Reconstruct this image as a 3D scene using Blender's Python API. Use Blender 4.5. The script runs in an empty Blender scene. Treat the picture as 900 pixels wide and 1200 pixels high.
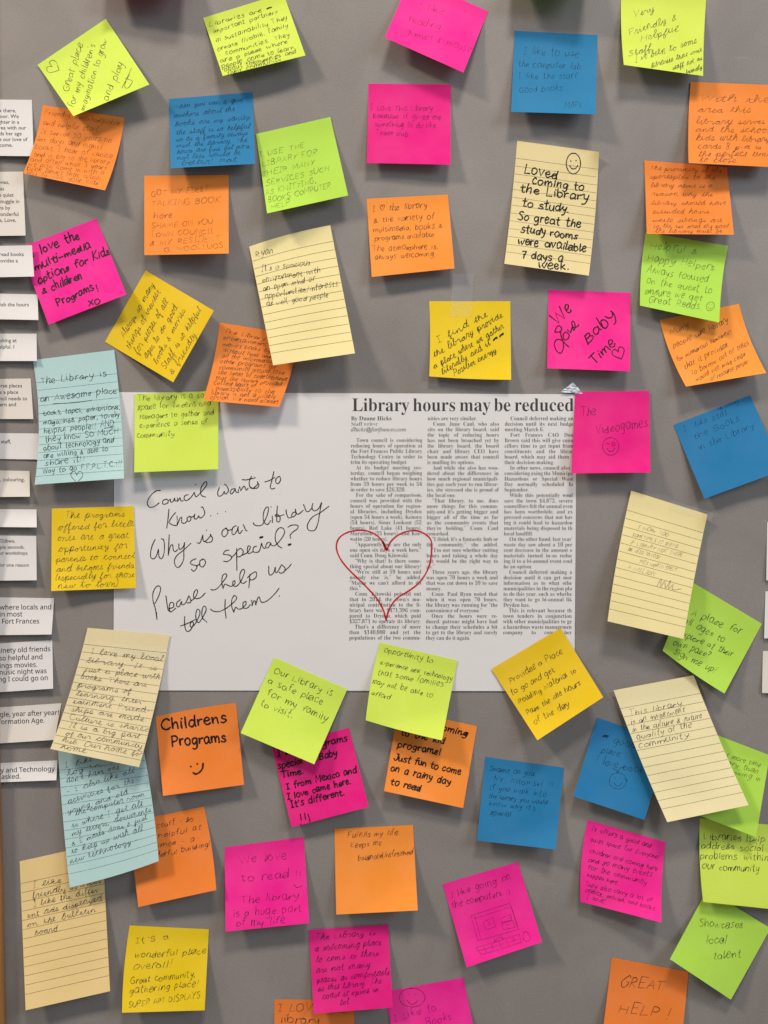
import bpy, math, random
import numpy as np

# ------------------------------------------------------------------ camera, world, lamps
sc = bpy.context.scene
S = 0.00078          # metres per photograph pixel on the board
D = 0.80             # camera distance from the board
CZ = 1.45            # height of the picture centre
cam = bpy.data.cameras.new('camera')
cam.sensor_fit = 'VERTICAL'; cam.sensor_height = 36.0
cam.lens = 36.0 * D / (1200 * S)
cam.clip_start = 0.01; cam.clip_end = 50
co = bpy.data.objects.new('camera', cam); sc.collection.objects.link(co)
co.location = (0, -D, CZ); co.rotation_euler = (math.pi/2, 0, 0)
sc.camera = co
w = bpy.data.worlds.new('World'); sc.world = w; w.use_nodes = True
bg = w.node_tree.nodes['Background']
bg.inputs[0].default_value = (1.0, 0.95, 0.90, 1); bg.inputs[1].default_value = 0.24
sc.view_settings.view_transform = 'Standard'; sc.view_settings.look = 'None'
sc.view_settings.exposure = 0.12; sc.view_settings.gamma = 1.0
sc.view_settings.use_curve_mapping = False

def area(name, loc, target, sx, sy, power, col):
    l = bpy.data.lights.new(name, 'AREA'); l.shape = 'RECTANGLE'; l.size = sx; l.size_y = sy
    l.energy = power; l.color = col
    o = bpy.data.objects.new(name, l); sc.collection.objects.link(o); o.location = loc
    d = [target[i]-loc[i] for i in range(3)]
    from mathutils import Vector
    o.rotation_euler = Vector(d).to_track_quat('-Z', 'Y').to_euler()
    return o
T0 = (0, 0, CZ)
area('ceiling_lamp_warm', (-2.1, -1.35, CZ+2.2), T0, 0.45, 0.30, 68, (1.0, 0.84, 0.66))
area('window_light_cool', (2.3, -1.7, CZ+1.3), T0, 1.2, 0.9, 34, (0.76, 0.87, 1.0))
area('ceiling_lamp_near', (0.45, -1.8, CZ+3.4), T0, 0.8, 0.4, 90, (1.0, 0.90, 0.78))

# ------------------------------------------------------------------ materials
MAT = {}
def paper(name, col, rough=0.75, transl=0.18, var=0.07, bump=0.3):
    if name in MAT: return MAT[name]
    m = bpy.data.materials.new(name); m.use_nodes = True; N = m.node_tree.nodes; L = m.node_tree.links
    p = N['Principled BSDF']; p.inputs['Roughness'].default_value = rough
    p.inputs['Specular IOR Level'].default_value = 0.25
    tc = N.new('ShaderNodeTexCoord'); oi = N.new('ShaderNodeObjectInfo')
    n1 = N.new('ShaderNodeTexNoise'); n1.inputs['Scale'].default_value = 24; n1.inputs['Detail'].default_value = 4
    n2 = N.new('ShaderNodeTexNoise'); n2.inputs['Scale'].default_value = 650; n2.inputs['Detail'].default_value = 5; n2.inputs['Roughness'].default_value = 0.7
    L.new(tc.outputs['Object'], n1.inputs['Vector']); L.new(tc.outputs['Object'], n2.inputs['Vector'])
    add = N.new('ShaderNodeMath'); add.operation = 'ADD'; L.new(n1.outputs['Fac'], add.inputs[0]); L.new(n2.outputs['Fac'], add.inputs[1])
    add2 = N.new('ShaderNodeMath'); add2.operation = 'MULTIPLY_ADD'; L.new(oi.outputs['Random'], add2.inputs[0]); add2.inputs[1].default_value = 0.8; L.new(add.outputs[0], add2.inputs[2])
    mr = N.new('ShaderNodeMapRange'); L.new(add2.outputs[0], mr.inputs[0])
    mr.inputs[1].default_value = 0.5; mr.inputs[2].default_value = 2.3; mr.inputs[3].default_value = 1-2*var; mr.inputs[4].default_value = 1+var
    hs = N.new('ShaderNodeHueSaturation'); hs.inputs['Color'].default_value = (*col, 1); L.new(mr.outputs[0], hs.inputs['Value'])
    hr = N.new('ShaderNodeMapRange'); L.new(oi.outputs['Random'], hr.inputs[0]); hr.inputs[3].default_value = 0.494; hr.inputs[4].default_value = 0.505; L.new(hr.outputs[0], hs.inputs['Hue'])
    sm_ = N.new('ShaderNodeMath'); sm_.operation = 'MULTIPLY_ADD'; L.new(n1.outputs['Fac'], sm_.inputs[0]); sm_.inputs[1].default_value = -0.10; sm_.inputs[2].default_value = 1.05; L.new(sm_.outputs[0], hs.inputs['Saturation'])
    L.new(hs.outputs[0], p.inputs['Base Color'])
    b = N.new('ShaderNodeBump'); b.inputs['Strength'].default_value = bump; b.inputs['Distance'].default_value = 0.0003
    L.new(n2.outputs['Fac'], b.inputs['Height'])
    n3 = N.new('ShaderNodeTexNoise'); n3.inputs['Scale'].default_value = 14; n3.inputs['Detail'].default_value = 1
    L.new(tc.outputs['Object'], n3.inputs['Vector'])
    b2 = N.new('ShaderNodeBump'); b2.inputs['Strength'].default_value = 0.25; b2.inputs['Distance'].default_value = 0.004
    L.new(n3.outputs['Fac'], b2.inputs['Height']); L.new(b.outputs[0], b2.inputs['Normal'])
    L.new(b2.outputs[0], p.inputs['Normal'])
    if transl > 0:
        t = N.new('ShaderNodeBsdfTranslucent'); L.new(hs.outputs[0], t.inputs['Color'])
        mx = N.new('ShaderNodeMixShader'); mx.inputs[0].default_value = transl
        L.new(p.outputs[0], mx.inputs[1]); L.new(t.outputs[0], mx.inputs[2]); L.new(mx.outputs[0], N['Material Output'].inputs[0])
    MAT[name] = m; return m

def ink(name, col, dens=0.8, vary=0.35, scale=420):
    if name in MAT: return MAT[name]
    m = bpy.data.materials.new(name); m.use_nodes = True; N = m.node_tree.nodes; L = m.node_tree.links
    p = N['Principled BSDF']; p.inputs['Base Color'].default_value = (*col, 1); p.inputs['Roughness'].default_value = 0.6
    p.inputs['Specular IOR Level'].default_value = 0.2
    tc = N.new('ShaderNodeTexCoord'); n = N.new('ShaderNodeTexNoise'); n.inputs['Scale'].default_value = scale; n.inputs['Detail'].default_value = 2
    L.new(tc.outputs['Object'], n.inputs['Vector'])
    mr = N.new('ShaderNodeMapRange'); L.new(n.outputs['Fac'], mr.inputs[0])
    mr.inputs[1].default_value = 0.3; mr.inputs[2].default_value = 0.7; mr.inputs[3].default_value = max(0, dens-vary); mr.inputs[4].default_value = min(1, dens+vary*0.6)
    t = N.new('ShaderNodeBsdfTransparent'); mx = N.new('ShaderNodeMixShader')
    L.new(mr.outputs[0], mx.inputs[0]); L.new(t.outputs[0], mx.inputs[1]); L.new(p.outputs[0], mx.inputs[2])
    L.new(mx.outputs[0], N['Material Output'].inputs[0])
    MAT[name] = m; return m

PAPERS = dict(
    green=(0.70, 0.88, 0.12), lime=(0.50, 0.80, 0.10), pink=(0.97, 0.028, 0.35), magenta=(0.86, 0.018, 0.27),
    orange=(0.98, 0.33, 0.055), dorange=(0.94, 0.285, 0.05), yellow=(0.90, 0.66, 0.02), blue=(0.026, 0.225, 0.50),
    cream=(0.90, 0.79, 0.42), ivory=(0.92, 0.83, 0.52), buff=(0.90, 0.69, 0.34), teal=(0.53, 0.77, 0.80))
for k, c in PAPERS.items(): paper('paper_'+k, c)
paper('paper_white', (0.75, 0.745, 0.765), transl=0.1, var=0.02)
paper('paper_slip', (0.74, 0.71, 0.68), transl=0.1, var=0.03)
INKS = dict(
    ball=((0.025, 0.025, 0.035), 0.70, 0.42), faint=((0.035, 0.03, 0.03), 0.50, 0.26), blueball=((0.02, 0.03, 0.12), 0.62, 0.3),
    marker=((0.012, 0.010, 0.014), 0.97, 0.06), fine=((0.015, 0.015, 0.02), 0.88, 0.15), pencil=((0.07, 0.01, 0.05), 0.58, 0.3),
    navy=((0.005, 0.03, 0.09), 0.55, 0.3), red=((0.52, 0.006, 0.02), 0.97, 0.06), print=((0.035, 0.035, 0.04), 0.86, 0.1),
    rule=((0.10, 0.07, 0.04), 0.72, 0.2), tealrule=((0.03, 0.10, 0.13), 0.6, 0.2), bold=((0.045, 0.045, 0.05), 0.9, 0.08))
for k, (c, d, v) in INKS.items(): ink('ink_'+k, c, d, v)

def m_board():
    m = bpy.data.materials.new('board_laminate'); m.use_nodes = True; N = m.node_tree.nodes; L = m.node_tree.links
    p = N['Principled BSDF']; tc = N.new('ShaderNodeTexCoord')
    n = N.new('ShaderNodeTexNoise'); n.inputs['Scale'].default_value = 5; n.inputs['Detail'].default_value = 6
    L.new(tc.outputs['Object'], n.inputs['Vector'])
    r = N.new('ShaderNodeValToRGB'); L.new(n.outputs['Fac'], r.inputs[0])
    r.color_ramp.elements[0].position = 0.3; r.color_ramp.elements[0].color = (0.215, 0.196, 0.188, 1)
    r.color_ramp.elements[1].position = 0.75; r.color_ramp.elements[1].color = (0.258, 0.235, 0.224, 1)
    n2 = N.new('ShaderNodeTexNoise'); n2.inputs['Scale'].default_value = 700; n2.inputs['Detail'].default_value = 4
    L.new(tc.outputs['Object'], n2.inputs['Vector'])
    mx = N.new('ShaderNodeMix'); mx.data_type = 'RGBA'; mx.blend_type = 'OVERLAY'; mx.inputs[0].default_value = 0.25
    L.new(r.outputs[0], mx.inputs[6]); L.new(n2.outputs['Color'], mx.inputs[7])
    hs = N.new('ShaderNodeHueSaturation'); hs.inputs['Saturation'].default_value = 0.8; L.new(mx.outputs[2], hs.inputs['Color'])
    L.new(hs.outputs[0], p.inputs['Base Color'])
    p.inputs['Roughness'].default_value = 0.45; p.inputs['Specular IOR Level'].default_value = 0.35
    # rubbed patches and fine scratches
    n4 = N.new('ShaderNodeTexNoise'); n4.inputs['Scale'].default_value = 11; n4.inputs['Detail'].default_value = 8; n4.inputs['Distortion'].default_value = 1.5
    L.new(tc.outputs['Object'], n4.inputs['Vector'])
    mp = N.new('ShaderNodeMapping'); mp.inputs['Scale'].default_value = (6, 1, 55); mp.inputs['Rotation'].default_value = (0, 0.5, 0); L.new(tc.outputs['Object'], mp.inputs[0])
    n5 = N.new('ShaderNodeTexNoise'); n5.inputs['Scale'].default_value = 4; n5.inputs['Detail'].default_value = 5; L.new(mp.outputs[0], n5.inputs['Vector'])
    sc5 = N.new('ShaderNodeMapRange'); L.new(n5.outputs['Fac'], sc5.inputs[0]); sc5.inputs[1].default_value = .66; sc5.inputs[2].default_value = .74; sc5.inputs[3].default_value = 0; sc5.inputs[4].default_value = .10
    v4 = N.new('ShaderNodeMapRange'); L.new(n4.outputs['Fac'], v4.inputs[0]); v4.inputs[1].default_value = .3; v4.inputs[2].default_value = .7; v4.inputs[3].default_value = .93; v4.inputs[4].default_value = 1.05
    ad = N.new('ShaderNodeMath'); ad.operation = 'ADD'; L.new(v4.outputs[0], ad.inputs[0]); L.new(sc5.outputs[0], ad.inputs[1]); L.new(ad.outputs[0], hs.inputs['Value'])
    rr = N.new('ShaderNodeMapRange'); L.new(n4.outputs['Fac'], rr.inputs[0]); rr.inputs[3].default_value = .32; rr.inputs[4].default_value = .62; L.new(rr.outputs[0], p.inputs['Roughness'])
    b = N.new('ShaderNodeBump'); b.inputs['Strength'].default_value = 0.3; b.inputs['Distance'].default_value = 0.0004
    L.new(n2.outputs['Fac'], b.inputs['Height']); L.new(b.outputs[0], p.inputs['Normal'])
    return m
def m_wood():
    m = bpy.data.materials.new('varnished_wood'); m.use_nodes = True; N = m.node_tree.nodes; L = m.node_tree.links
    p = N['Principled BSDF']; tc = N.new('ShaderNodeTexCoord'); mp = N.new('ShaderNodeMapping'); mp.inputs['Scale'].default_value = (60, 60, 2.5)
    n = N.new('ShaderNodeTexNoise'); n.inputs['Scale'].default_value = 3; n.inputs['Detail'].default_value = 6
    L.new(tc.outputs['Object'], mp.inputs[0]); L.new(mp.outputs[0], n.inputs['Vector'])
    r = N.new('ShaderNodeValToRGB'); L.new(n.outputs['Fac'], r.inputs[0])
    r.color_ramp.elements[0].color = (0.20, 0.075, 0.02, 1); r.color_ramp.elements[1].color = (0.52, 0.24, 0.07, 1)
    L.new(r.outputs[0], p.inputs['Base Color']); p.inputs['Roughness'].default_value = 0.35
    return m
def m_tape(name='clear_tape', op=0.04, crinkle=0.0):
    m = bpy.data.materials.new(name); m.use_nodes = True; N = m.node_tree.nodes; L = m.node_tree.links
    p = N['Principled BSDF']; p.inputs['Base Color'].default_value = (0.66, 0.74, 0.86, 1)
    p.inputs['Roughness'].default_value = 0.22; p.inputs['Specular IOR Level'].default_value = 0.6
    tc = N.new('ShaderNodeTexCoord'); n = N.new('ShaderNodeTexNoise'); n.inputs['Scale'].default_value = 60 if not crinkle else 260
    n.inputs['Detail'].default_value = 3; L.new(tc.outputs['Object'], n.inputs['Vector'])
    b = N.new('ShaderNodeBump'); b.inputs['Strength'].default_value = 0.3+crinkle; b.inputs['Distance'].default_value = 0.0008
    L.new(n.outputs['Fac'], b.inputs['Height']); L.new(b.outputs[0], p.inputs['Normal'])
    t = N.new('ShaderNodeBsdfTransparent'); mx = N.new('ShaderNodeMixShader')
    mr = N.new('ShaderNodeMapRange'); L.new(n.outputs['Fac'], mr.inputs[0]); mr.inputs[1].default_value = 0.35; mr.inputs[2].default_value = 0.65
    mr.inputs[3].default_value = op*0.7; mr.inputs[4].default_value = min(1, op*1.3)
    L.new(mr.outputs[0], mx.inputs[0]); L.new(t.outputs[0], mx.inputs[1]); L.new(p.outputs[0], mx.inputs[2])
    L.new(mx.outputs[0], N['Material Output'].inputs[0])
    return m
MB, MW, MTAPE, MCRINK = m_board(), m_wood(), m_tape(), m_tape('crinkled_tape', 0.8, 0.9)

# ------------------------------------------------------------------ geometry helpers
def world(px, py, z):
    """A point of the board plan (photograph pixels) raised z metres off the board."""
    k = (D - z)/D
    return np.stack([(px-450)*S*k, -np.asarray(z, float)*np.ones_like(px), CZ+(600-py)*S*k], -1)

def link(name, V, F, mat, parent=None, origin=None, smooth=True):
    V = np.asarray(V, float)
    if origin is None: origin = np.zeros(3)
    me = bpy.data.meshes.new(name); me.from_pydata((V-origin).tolist(), [], F); me.materials.append(mat)
    if smooth: me.polygons.foreach_set('use_smooth', [True]*len(me.polygons))
    me.update()
    o = bpy.data.objects.new(name, me); sc.collection.objects.link(o)
    if parent is not None: o.parent = parent
    else: o.location = origin
    return o
def tag(o, label=None, cat=None, group=None, kind=None):
    if label: o['label'] = label
    if cat: o['category'] = cat
    if group: o['group'] = group
    if kind: o['kind'] = kind

class Sheet:
    """A sheet of paper stuck along its top edge; corners are TL TR BR BL on the board plan."""
    def __init__(s, c, z0=0.0004, lift=(0.008, 0.008), bow=(0, 0), top=(0, 0), bot=(0, 0), stick=0.12, power=1.5, wave=0.0, seed=0, topl=(0, 0), curl=(0, 0)):
        s.curl = curl
        s.c = np.array(c, float); s.z0 = z0; s.lift = lift; s.bow = bow; s.top = top; s.bot = bot
        s.stick = stick; s.power = power; s.wave = wave; s.ph = seed*1.7; s.topl = topl
    def px(s, u, v):
        c = s.c
        P = ((1-u)*(1-v))[..., None]*c[0]+(u*(1-v))[..., None]*c[1]+(u*v)[..., None]*c[2]+((1-u)*v)[..., None]*c[3]
        ax = c[1]-c[0]; ax = ax/np.linalg.norm(ax); ay = np.array([-ax[1], ax[0]])
        b = 4*v*(1-v)*((1-u)*s.bow[0]+u*s.bow[1])
        q = 4*u*(1-u)*((1-v)*s.top[0]+v*s.bot[0])
        return P+b[..., None]*ax+q[..., None]*ay
    def z(s, u, v):
        t = np.clip((v-s.stick)/(1-s.stick), 0, 1)
        L = (1-u)*s.lift[0]+u*s.lift[1]
        zz = s.z0+L*(t**s.power)*(1.12-0.12*t**3)
        zz = zz+s.wave*t*np.sin(u*5+s.ph)*np.sin(v*3.3+s.ph)
        zz = zz+s.curl[0]*np.clip((v-.62)/.38-u*1.2, 0, 1)**1.6+s.curl[1]*np.clip((v-.62)/.38-(1-u)*1.2, 0, 1)**1.6
        # free corners of the stuck edge that have come away
        zz = zz+s.topl[0]*np.clip(1-u*4, 0, 1)**2*np.clip(1-v*5, 0, 1)**1.5+s.topl[1]*np.clip(1-(1-u)*4, 0, 1)**2*np.clip(1-v*5, 0, 1)**1.5
        return zz
    def pos(s, u, v, off=0.0):
        P = s.px(u, v); return world(P[..., 0], P[..., 1], s.z(u, v)+off)
    def inv(s, X):
        X = np.asarray(X, float); u = np.full(len(X), .5); v = np.full(len(X), .5)
        for _ in range(7):
            P = s.px(u, v); e = 1e-3
            a = (s.px(u+e, v)-P)/e; b = (s.px(u, v+e)-P)/e; r = X-P
            det = a[:, 0]*b[:, 1]-a[:, 1]*b[:, 0]
            u = u+(r[:, 0]*b[:, 1]-r[:, 1]*b[:, 0])/det; v = v+(a[:, 0]*r[:, 1]-a[:, 1]*r[:, 0])/det
        return u, v
    def mesh(s, name, mat, n=22, m=22, th=0.00012, parent=None):
        g = np.meshgrid(np.linspace(0, 1, n+1), np.linspace(0, 1, m+1)); u = g[0].ravel(); v = g[1].ravel()
        A = s.pos(u, v); B = s.pos(u, v, -th); V = np.concatenate([A, B]); F = []; k = (n+1)*(m+1)
        for j in range(m):
            for i in range(n):
                a = j*(n+1)+i; b = a+1; c = b+n+1; d = a+n+1
                F.append((a, d, c, b)); F.append((a+k, b+k, c+k, d+k))
        rim = [j for j in range(n+1)]+[j*(n+1)+n for j in range(1, m+1)]+[m*(n+1)+i for i in range(n-1, -1, -1)]+[j*(n+1) for j in range(m-1, 0, -1)]
        V = np.concatenate([V, V[rim], V[[r+k for r in rim]]]); nr = len(rim)   # the paper's cut edge has its own vertices
        for i in range(nr): j = (i+1) % nr; F.append((2*k+i, 2*k+j, 2*k+nr+j, 2*k+nr+i))
        s.o = s.pos(np.array([.5]), np.array([.0]))[0]
        ob = link(name, V, F, mat, parent, s.o)
        # crisp paper rim
        sm = [True]*len(ob.data.polygons)
        for i in range(len(F)-len(rim), len(F)): sm[i] = False
        ob.data.polygons.foreach_set('use_smooth', sm)
        s.ob = ob; return ob
    def on(s, name, P2, F, mat, off=0.00012, smooth=False):
        """Flat marks given in plan coordinates, laid on the paper."""
        P2 = np.asarray(P2, float); u, v = s.inv(P2)
        okv = (u > -0.006) & (u < 1.006) & (v > -0.006) & (v < 1.004)   # the pen stops at the paper's edge
        F = [f for f in F if all(okv[i] for i in f)]
        u = np.clip(u, 0.004, 0.996); v = np.clip(v, 0.004, 0.996)
        return link(name, s.pos(u, v, off), F, mat, s.ob, s.o, smooth)

def spline(pts, sub):
    """pts: list of (x, y, corner). Catmull-Rom, broken at the corners."""
    out = []; seg = []
    segs = []
    for p in pts:
        seg.append(p[:2])
        if p[2] and len(seg) > 1: segs.append(seg); seg = [p[:2]]
    if len(seg) > 1: segs.append(seg)
    for sg in segs:
        q = np.array(sg, float); n = len(q)
        if n == 2: r = q
        else:
            e = np.vstack([2*q[0]-q[1], q, 2*q[-1]-q[-2]]); r = []
            t = np.linspace(0, 1, sub, endpoint=False)[:, None]
            for i in range(n-1):
                a, b, c, d = e[i], e[i+1], e[i+2], e[i+3]
                r.append(0.5*((2*b)+(c-a)*t+(2*a-5*b+4*c-d)*t*t+(3*b-a-3*c+d)*t**3))
            r = np.vstack(r+[q[-1:]])
        out.append(r)
    if not out: return np.array([pts[0][:2]], float)
    res = [out[0]]
    for r in out[1:]: res.append(r[1:])
    return np.vstack(res)

class Ink:
    """Collects pen strokes as ribbons in plan coordinates."""
    def __init__(s, seed=1): s.V = []; s.F = []; s.n = 0; s.r = random.Random(seed)
    def disc(s, p, r, k=7):
        a = np.linspace(0, 2*math.pi, k, endpoint=False)
        s.V.append(np.stack([p[0]+r*np.cos(a), p[1]+r*np.sin(a)], -1)); s.F.append(tuple(range(s.n, s.n+k))); s.n += k
    def stroke(s, P, w, caps=False, press=0.22):
        if len(P) == 1: s.disc(P[0], w*0.62); return
        keep = [0]+[i for i in range(1, len(P)) if np.hypot(*(P[i]-P[i-1])) > 1e-4]; P = P[keep]
        if len(P) < 2: s.disc(P[0], w*0.62); return
        d = np.diff(P, axis=0); d = d/np.linalg.norm(d, axis=1)[:, None]
        t = np.vstack([d[:1], d[:-1]+d[1:], d[-1:]]); l = np.linalg.norm(t, axis=1)
        bad = l < 0.5; t[bad] = np.vstack([d, d[-1:]])[bad]; t = t/np.linalg.norm(t, axis=1)[:, None]
        nrm = np.stack([-t[:, 1], t[:, 0]], -1); m = len(P)
        f = s.r.random()*6; ww = 0.5*w*(1+press*np.sin(np.arange(m)*0.55+f)*np.cos(np.arange(m)*0.21+f))
        if not caps: ww[0] *= 0.7; ww[-1] *= 0.5
        V = np.empty((2*m, 2)); V[0::2] = P+nrm*ww[:, None]; V[1::2] = P-nrm*ww[:, None]
        s.V.append(V)
        for i in range(m-1): a = s.n+2*i; s.F.append((a, a+1, a+3, a+2))
        s.n += 2*m
        if caps: s.disc(P[0], ww[0]); s.disc(P[-1], ww[-1])
    def path(s, txt, w, org=(0, 0), k=1.0, sub=6, caps=True, rot=0.0, press=0.15):
        cr, sr = math.cos(rot), math.sin(rot)
        for st in txt.split('|'):
            pts = []
            for tk in st.split():
                c = tk.endswith('*'); x, y = tk.rstrip('*').split(','); x = float(x)*k; y = float(y)*k
                pts.append((org[0]+x*cr-y*sr, org[1]+x*sr+y*cr, c))
            s.stroke(spline(pts, sub), w, caps, press)
    def put(s, sheet, name, mat, off=0.00012):
        if not s.V: return None
        return sheet.on(name, np.vstack(s.V), s.F, mat, off)

# ------------------------------------------------------------------ pen alphabets (x-height 10)
PR = {
'a':'10|8.5,8 5.5,10 2,8 1,4.5 2.5,.5 5,.3 7.5,3 8.5,8.5* 8.3,3 9.5,0','b':'9.5|1.5,16 1.3,8 1.5,0* 1.6,6 4,9.5 7.5,8.5 8.5,4.5 6.5,.5 3.5,0 1.5,2',
'c':'8.3|7.5,8 5,10 2,7.5 1,4 3,.3 5.5,.3 7.8,2','d':'10|8,7.5 5,9.5 2,7.5 1.2,3.5 3.5,0 6.5,1.5 8.2,6 8.8,16* 8.4,6 9,0',
'e':'8.7|1.5,5 5,5.3 7.5,7 6.5,9.5 4,10 1.5,7 1.3,3 3.5,0 6,.3 8,2','f':'7|7,14.5 5,16 3,13.5 2.8,6 2.8,0|.3,9.3 6,9.8',
'g':'9.7|8,8.5 5,10 2,7.8 1.3,4 3.5,1 6,2 8,6 8.5,9.5* 8.2,1 7.5,-4.5 4.5,-6.5 1.5,-5','h':'9.3|1.5,16 1.3,7 1.5,0* 2,5.5 4.5,9.3 7,8.5 7.5,4 7.8,0',
'i':'4|2,9.8 1.9,4 2.3,0|2.4,14','j':'5.5|3.5,9.8 3.5,0 2.8,-5 .3,-5.5|3.8,14','k':'8.8|1.5,16 1.3,7 1.5,0|7,9.5 3.5,6 1.7,4.8* 4.5,3.2 8,0',
'l':'4.2|2,16 1.8,7 2.3,0','m':'14|1.3,9.8 1.3,5 1.5,0* 2,5.5 4.3,9.3 6.3,8.5 6.7,4 6.8,0* 7.3,5.5 9.5,9.3 11.5,8.5 12.2,4 12.5,0',
'n':'9.3|1.3,9.8 1.3,5 1.5,0* 2,5.5 4.5,9.3 7,8.5 7.5,4 7.8,0','o':'9.7|5,10 2,8.5 1,5 2.3,1 5,0 8,2 8.7,6 7,9.3 4.6,10',
'p':'9.7|1.5,9.5 1.5,0 1.3,-6.5|1.5,6 4,9.7 7.5,8.7 8.7,5 6.5,.7 3.5,0 1.6,2','q':'9.7|8,8.5 5,10 2,7.8 1.3,4 3.5,.5 6,1.5 8.3,8.5* 8.3,-6.5',
'r':'7|1.3,9.8 1.5,5 1.5,0* 1.8,5 3.8,9 6.8,9.3','s':'8|7,8.8 4.5,10 2,8.3 3,6 6,4.3 6.8,2 4,0 .8,1.2','t':'7.4|3.5,15 3.2,7 3.5,1.5 5,0 7,.8|.5,10 6.8,10.5',
'u':'9.7|1.3,9.8 1.2,4 2.5,.5 5,.3 7.5,3.5 8,9.8* 8,4 9,0','v':'8.5|.8,9.8 4.3,0* 8,9.8','w':'13|.8,9.8 2.2,3 3.8,0* 6.5,8* 7.3,3 9.3,0* 12.2,10',
'x':'8.7|.8,9.8 8,0|7.8,9.8 .8,0','y':'9|1,9.8 2,5 4.5,2.5 7,5 8,9.8* 7.3,2 5,-4.5 1.5,-6','z':'8.7|1,9.5 7.8,9.5* 1,0* 8,.2',
'A':'12|.5,0 5.8,15* 11,0|2.5,5.3 9,5.5','B':'11|1.5,15 1.5,0|1.5,14.8 6.5,14.5 8.3,11.5 6,8.2 1.8,7.8* 7,7.5 9.7,4.3 7,.5 1.3,0',
'C':'11.5|10.5,12.5 7.5,15 3.5,13 1,7.5 3,1.5 7,0 10.8,2.5','D':'12|1.5,15 1.5,0|1,15 6,14.5 10.5,10.5 10,4 6,.3 1,0',
'E':'10.5|9.5,14.8 1.5,15* 1.5,0* 9.5,.2|1.5,7.8 8,8','F':'10|9.5,14.8 1.5,15* 1.5,0|1.5,8 7.5,8','G':'12|10.5,12.5 7.5,15 3.5,13 1,7.5 3,1.5 7,0 10.5,2.5 10.5,7* 6.5,7',
'H':'12|1.5,15 1.5,0|10.5,15 10.3,0|1.5,7.7 10.3,8','I':'7|3.5,15 3.5,0|.8,15 6.3,15|.8,0 6.3,0','J':'9|8,15 7.8,4 6,.5 3,0 1,3|4,15 9.5,15',
'K':'11|1.5,15 1.5,0|9.5,15 1.8,6.5* 10,0','L':'9.5|1.5,15 1.5,0* 9,.3','M':'14|1.2,0 2,15* 6.8,4* 12,15* 12.8,0','N':'12|1.5,0 1.5,15* 10.3,0* 10.5,15',
'O':'13|6.5,15 2.5,12.5 1,7 3,1.5 6.5,0 11,3 12,8.5 9.5,13.5 6,15','P':'10.5|1.5,15 1.5,0|1,14.7 6,15 9.3,12 8,8 4.5,6.8 1.5,7','Q':'13|6.5,15 2.5,12.5 1,7 3,1.5 6.5,0 11,3 12,8.5 9.5,13.5 6,15|8,4 12,-1',
'R':'11|1.5,15 1.5,0|1,14.7 6,15 9,12 7.5,8.3 1.8,7.5* 10,0','S':'10.5|9.3,13 6,15 2.3,12.8 3.5,9 7.5,6.5 9,3 5.5,0 1,1.5','T':'11|.5,15 10.8,15.2|5.5,15 5.3,0',
'U':'12|1.2,15 1.5,4 5,0 9,2 10.5,7 10.5,15','V':'11|.5,15 5.3,0* 10.8,15','W':'16|.5,15 4.3,0* 8,12* 11.5,0* 15.5,15','X':'11|1,15 10,0|10,15 1,0',
'Y':'11|.8,15 5.5,7.5|10.5,15 5.5,7 4,0','Z':'11|1,15 10,15* 1,0* 10,0',
'0':'10|5,15 1.5,11 1.5,4 5,0 8.7,4 8.5,11 5,15','1':'5|1,12 3,15* 3,0','2':'9.5|1.3,12 4.5,15 7.8,12 6,7 1,0* 8.5,.3','3':'9|1.5,14 5,15 7.5,12 4,8.3* 8,5 6,.5 1,1',
'4':'10|6,15 1,5* 9,5|7,9 7,0','5':'9|8,15 2.5,15* 2,9 5.5,9.3 8,5 5,0 1,1','6':'9|7,15 3,10 1.3,4 4,0 7.5,3 6,7.5 2,5','7':'10|1,14.3 8.5,15* 5,7 4.3,0|3,7.8 7.5,8',
'8':'9|7,13 4,15 2,12 7,5 5.5,0 2,1.5 2.5,5 7,10 7,13','9':'9|7,12 4,14.5 1.5,11 4,8 7.3,12* 7,5 6,0','.':'4|1.8,.4','..':'4|1.8,.4',',':'4|2.2,1 2,-.5 1,-3','!':'5|3,15 2.4,4.5|2.2,.4',
'?':'9|1.3,12 4,15 7.5,12.5 6,9 4,7 4,4|4,.4',"'":'3.5|2,16 1.7,12.5','"':'5|1.5,16 1.3,12.5|3.8,16 3.6,12.5','-':'8|1,6 7,6.4','&':'10|9,3 5,0 1.5,1.5 3,5 6.5,7 7,10 4.5,11 4,8 9,0',
'/':'8|7,16 1,-4',':':'4|2,8|2,1','(':'5|4.5,16 1.8,10 2,3 4.5,-2','~':'10|1,5 4,7 7,4 10,6',')':'5|.8,16 3.5,10 3.3,3 .8,-2','*':'6|3,6',
'\u2665':'14|7,10 5,14 1.8,13.5 1.3,9.5 7,0* 12.5,9.5 12,13.5 9,14.3 7,10','\u263a':'16|8,16 2,13 .5,7 3,1 8,-1 13.5,1.5 15.5,7.5 13,14 8,16|5.3,10|10,10.3|4,5.5 7,3 11,4 12.3,6','#':'14|1,3 12,9 1,5 13,8 2,8 12,4 3,9 13,6 1,6 12,10'}
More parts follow.
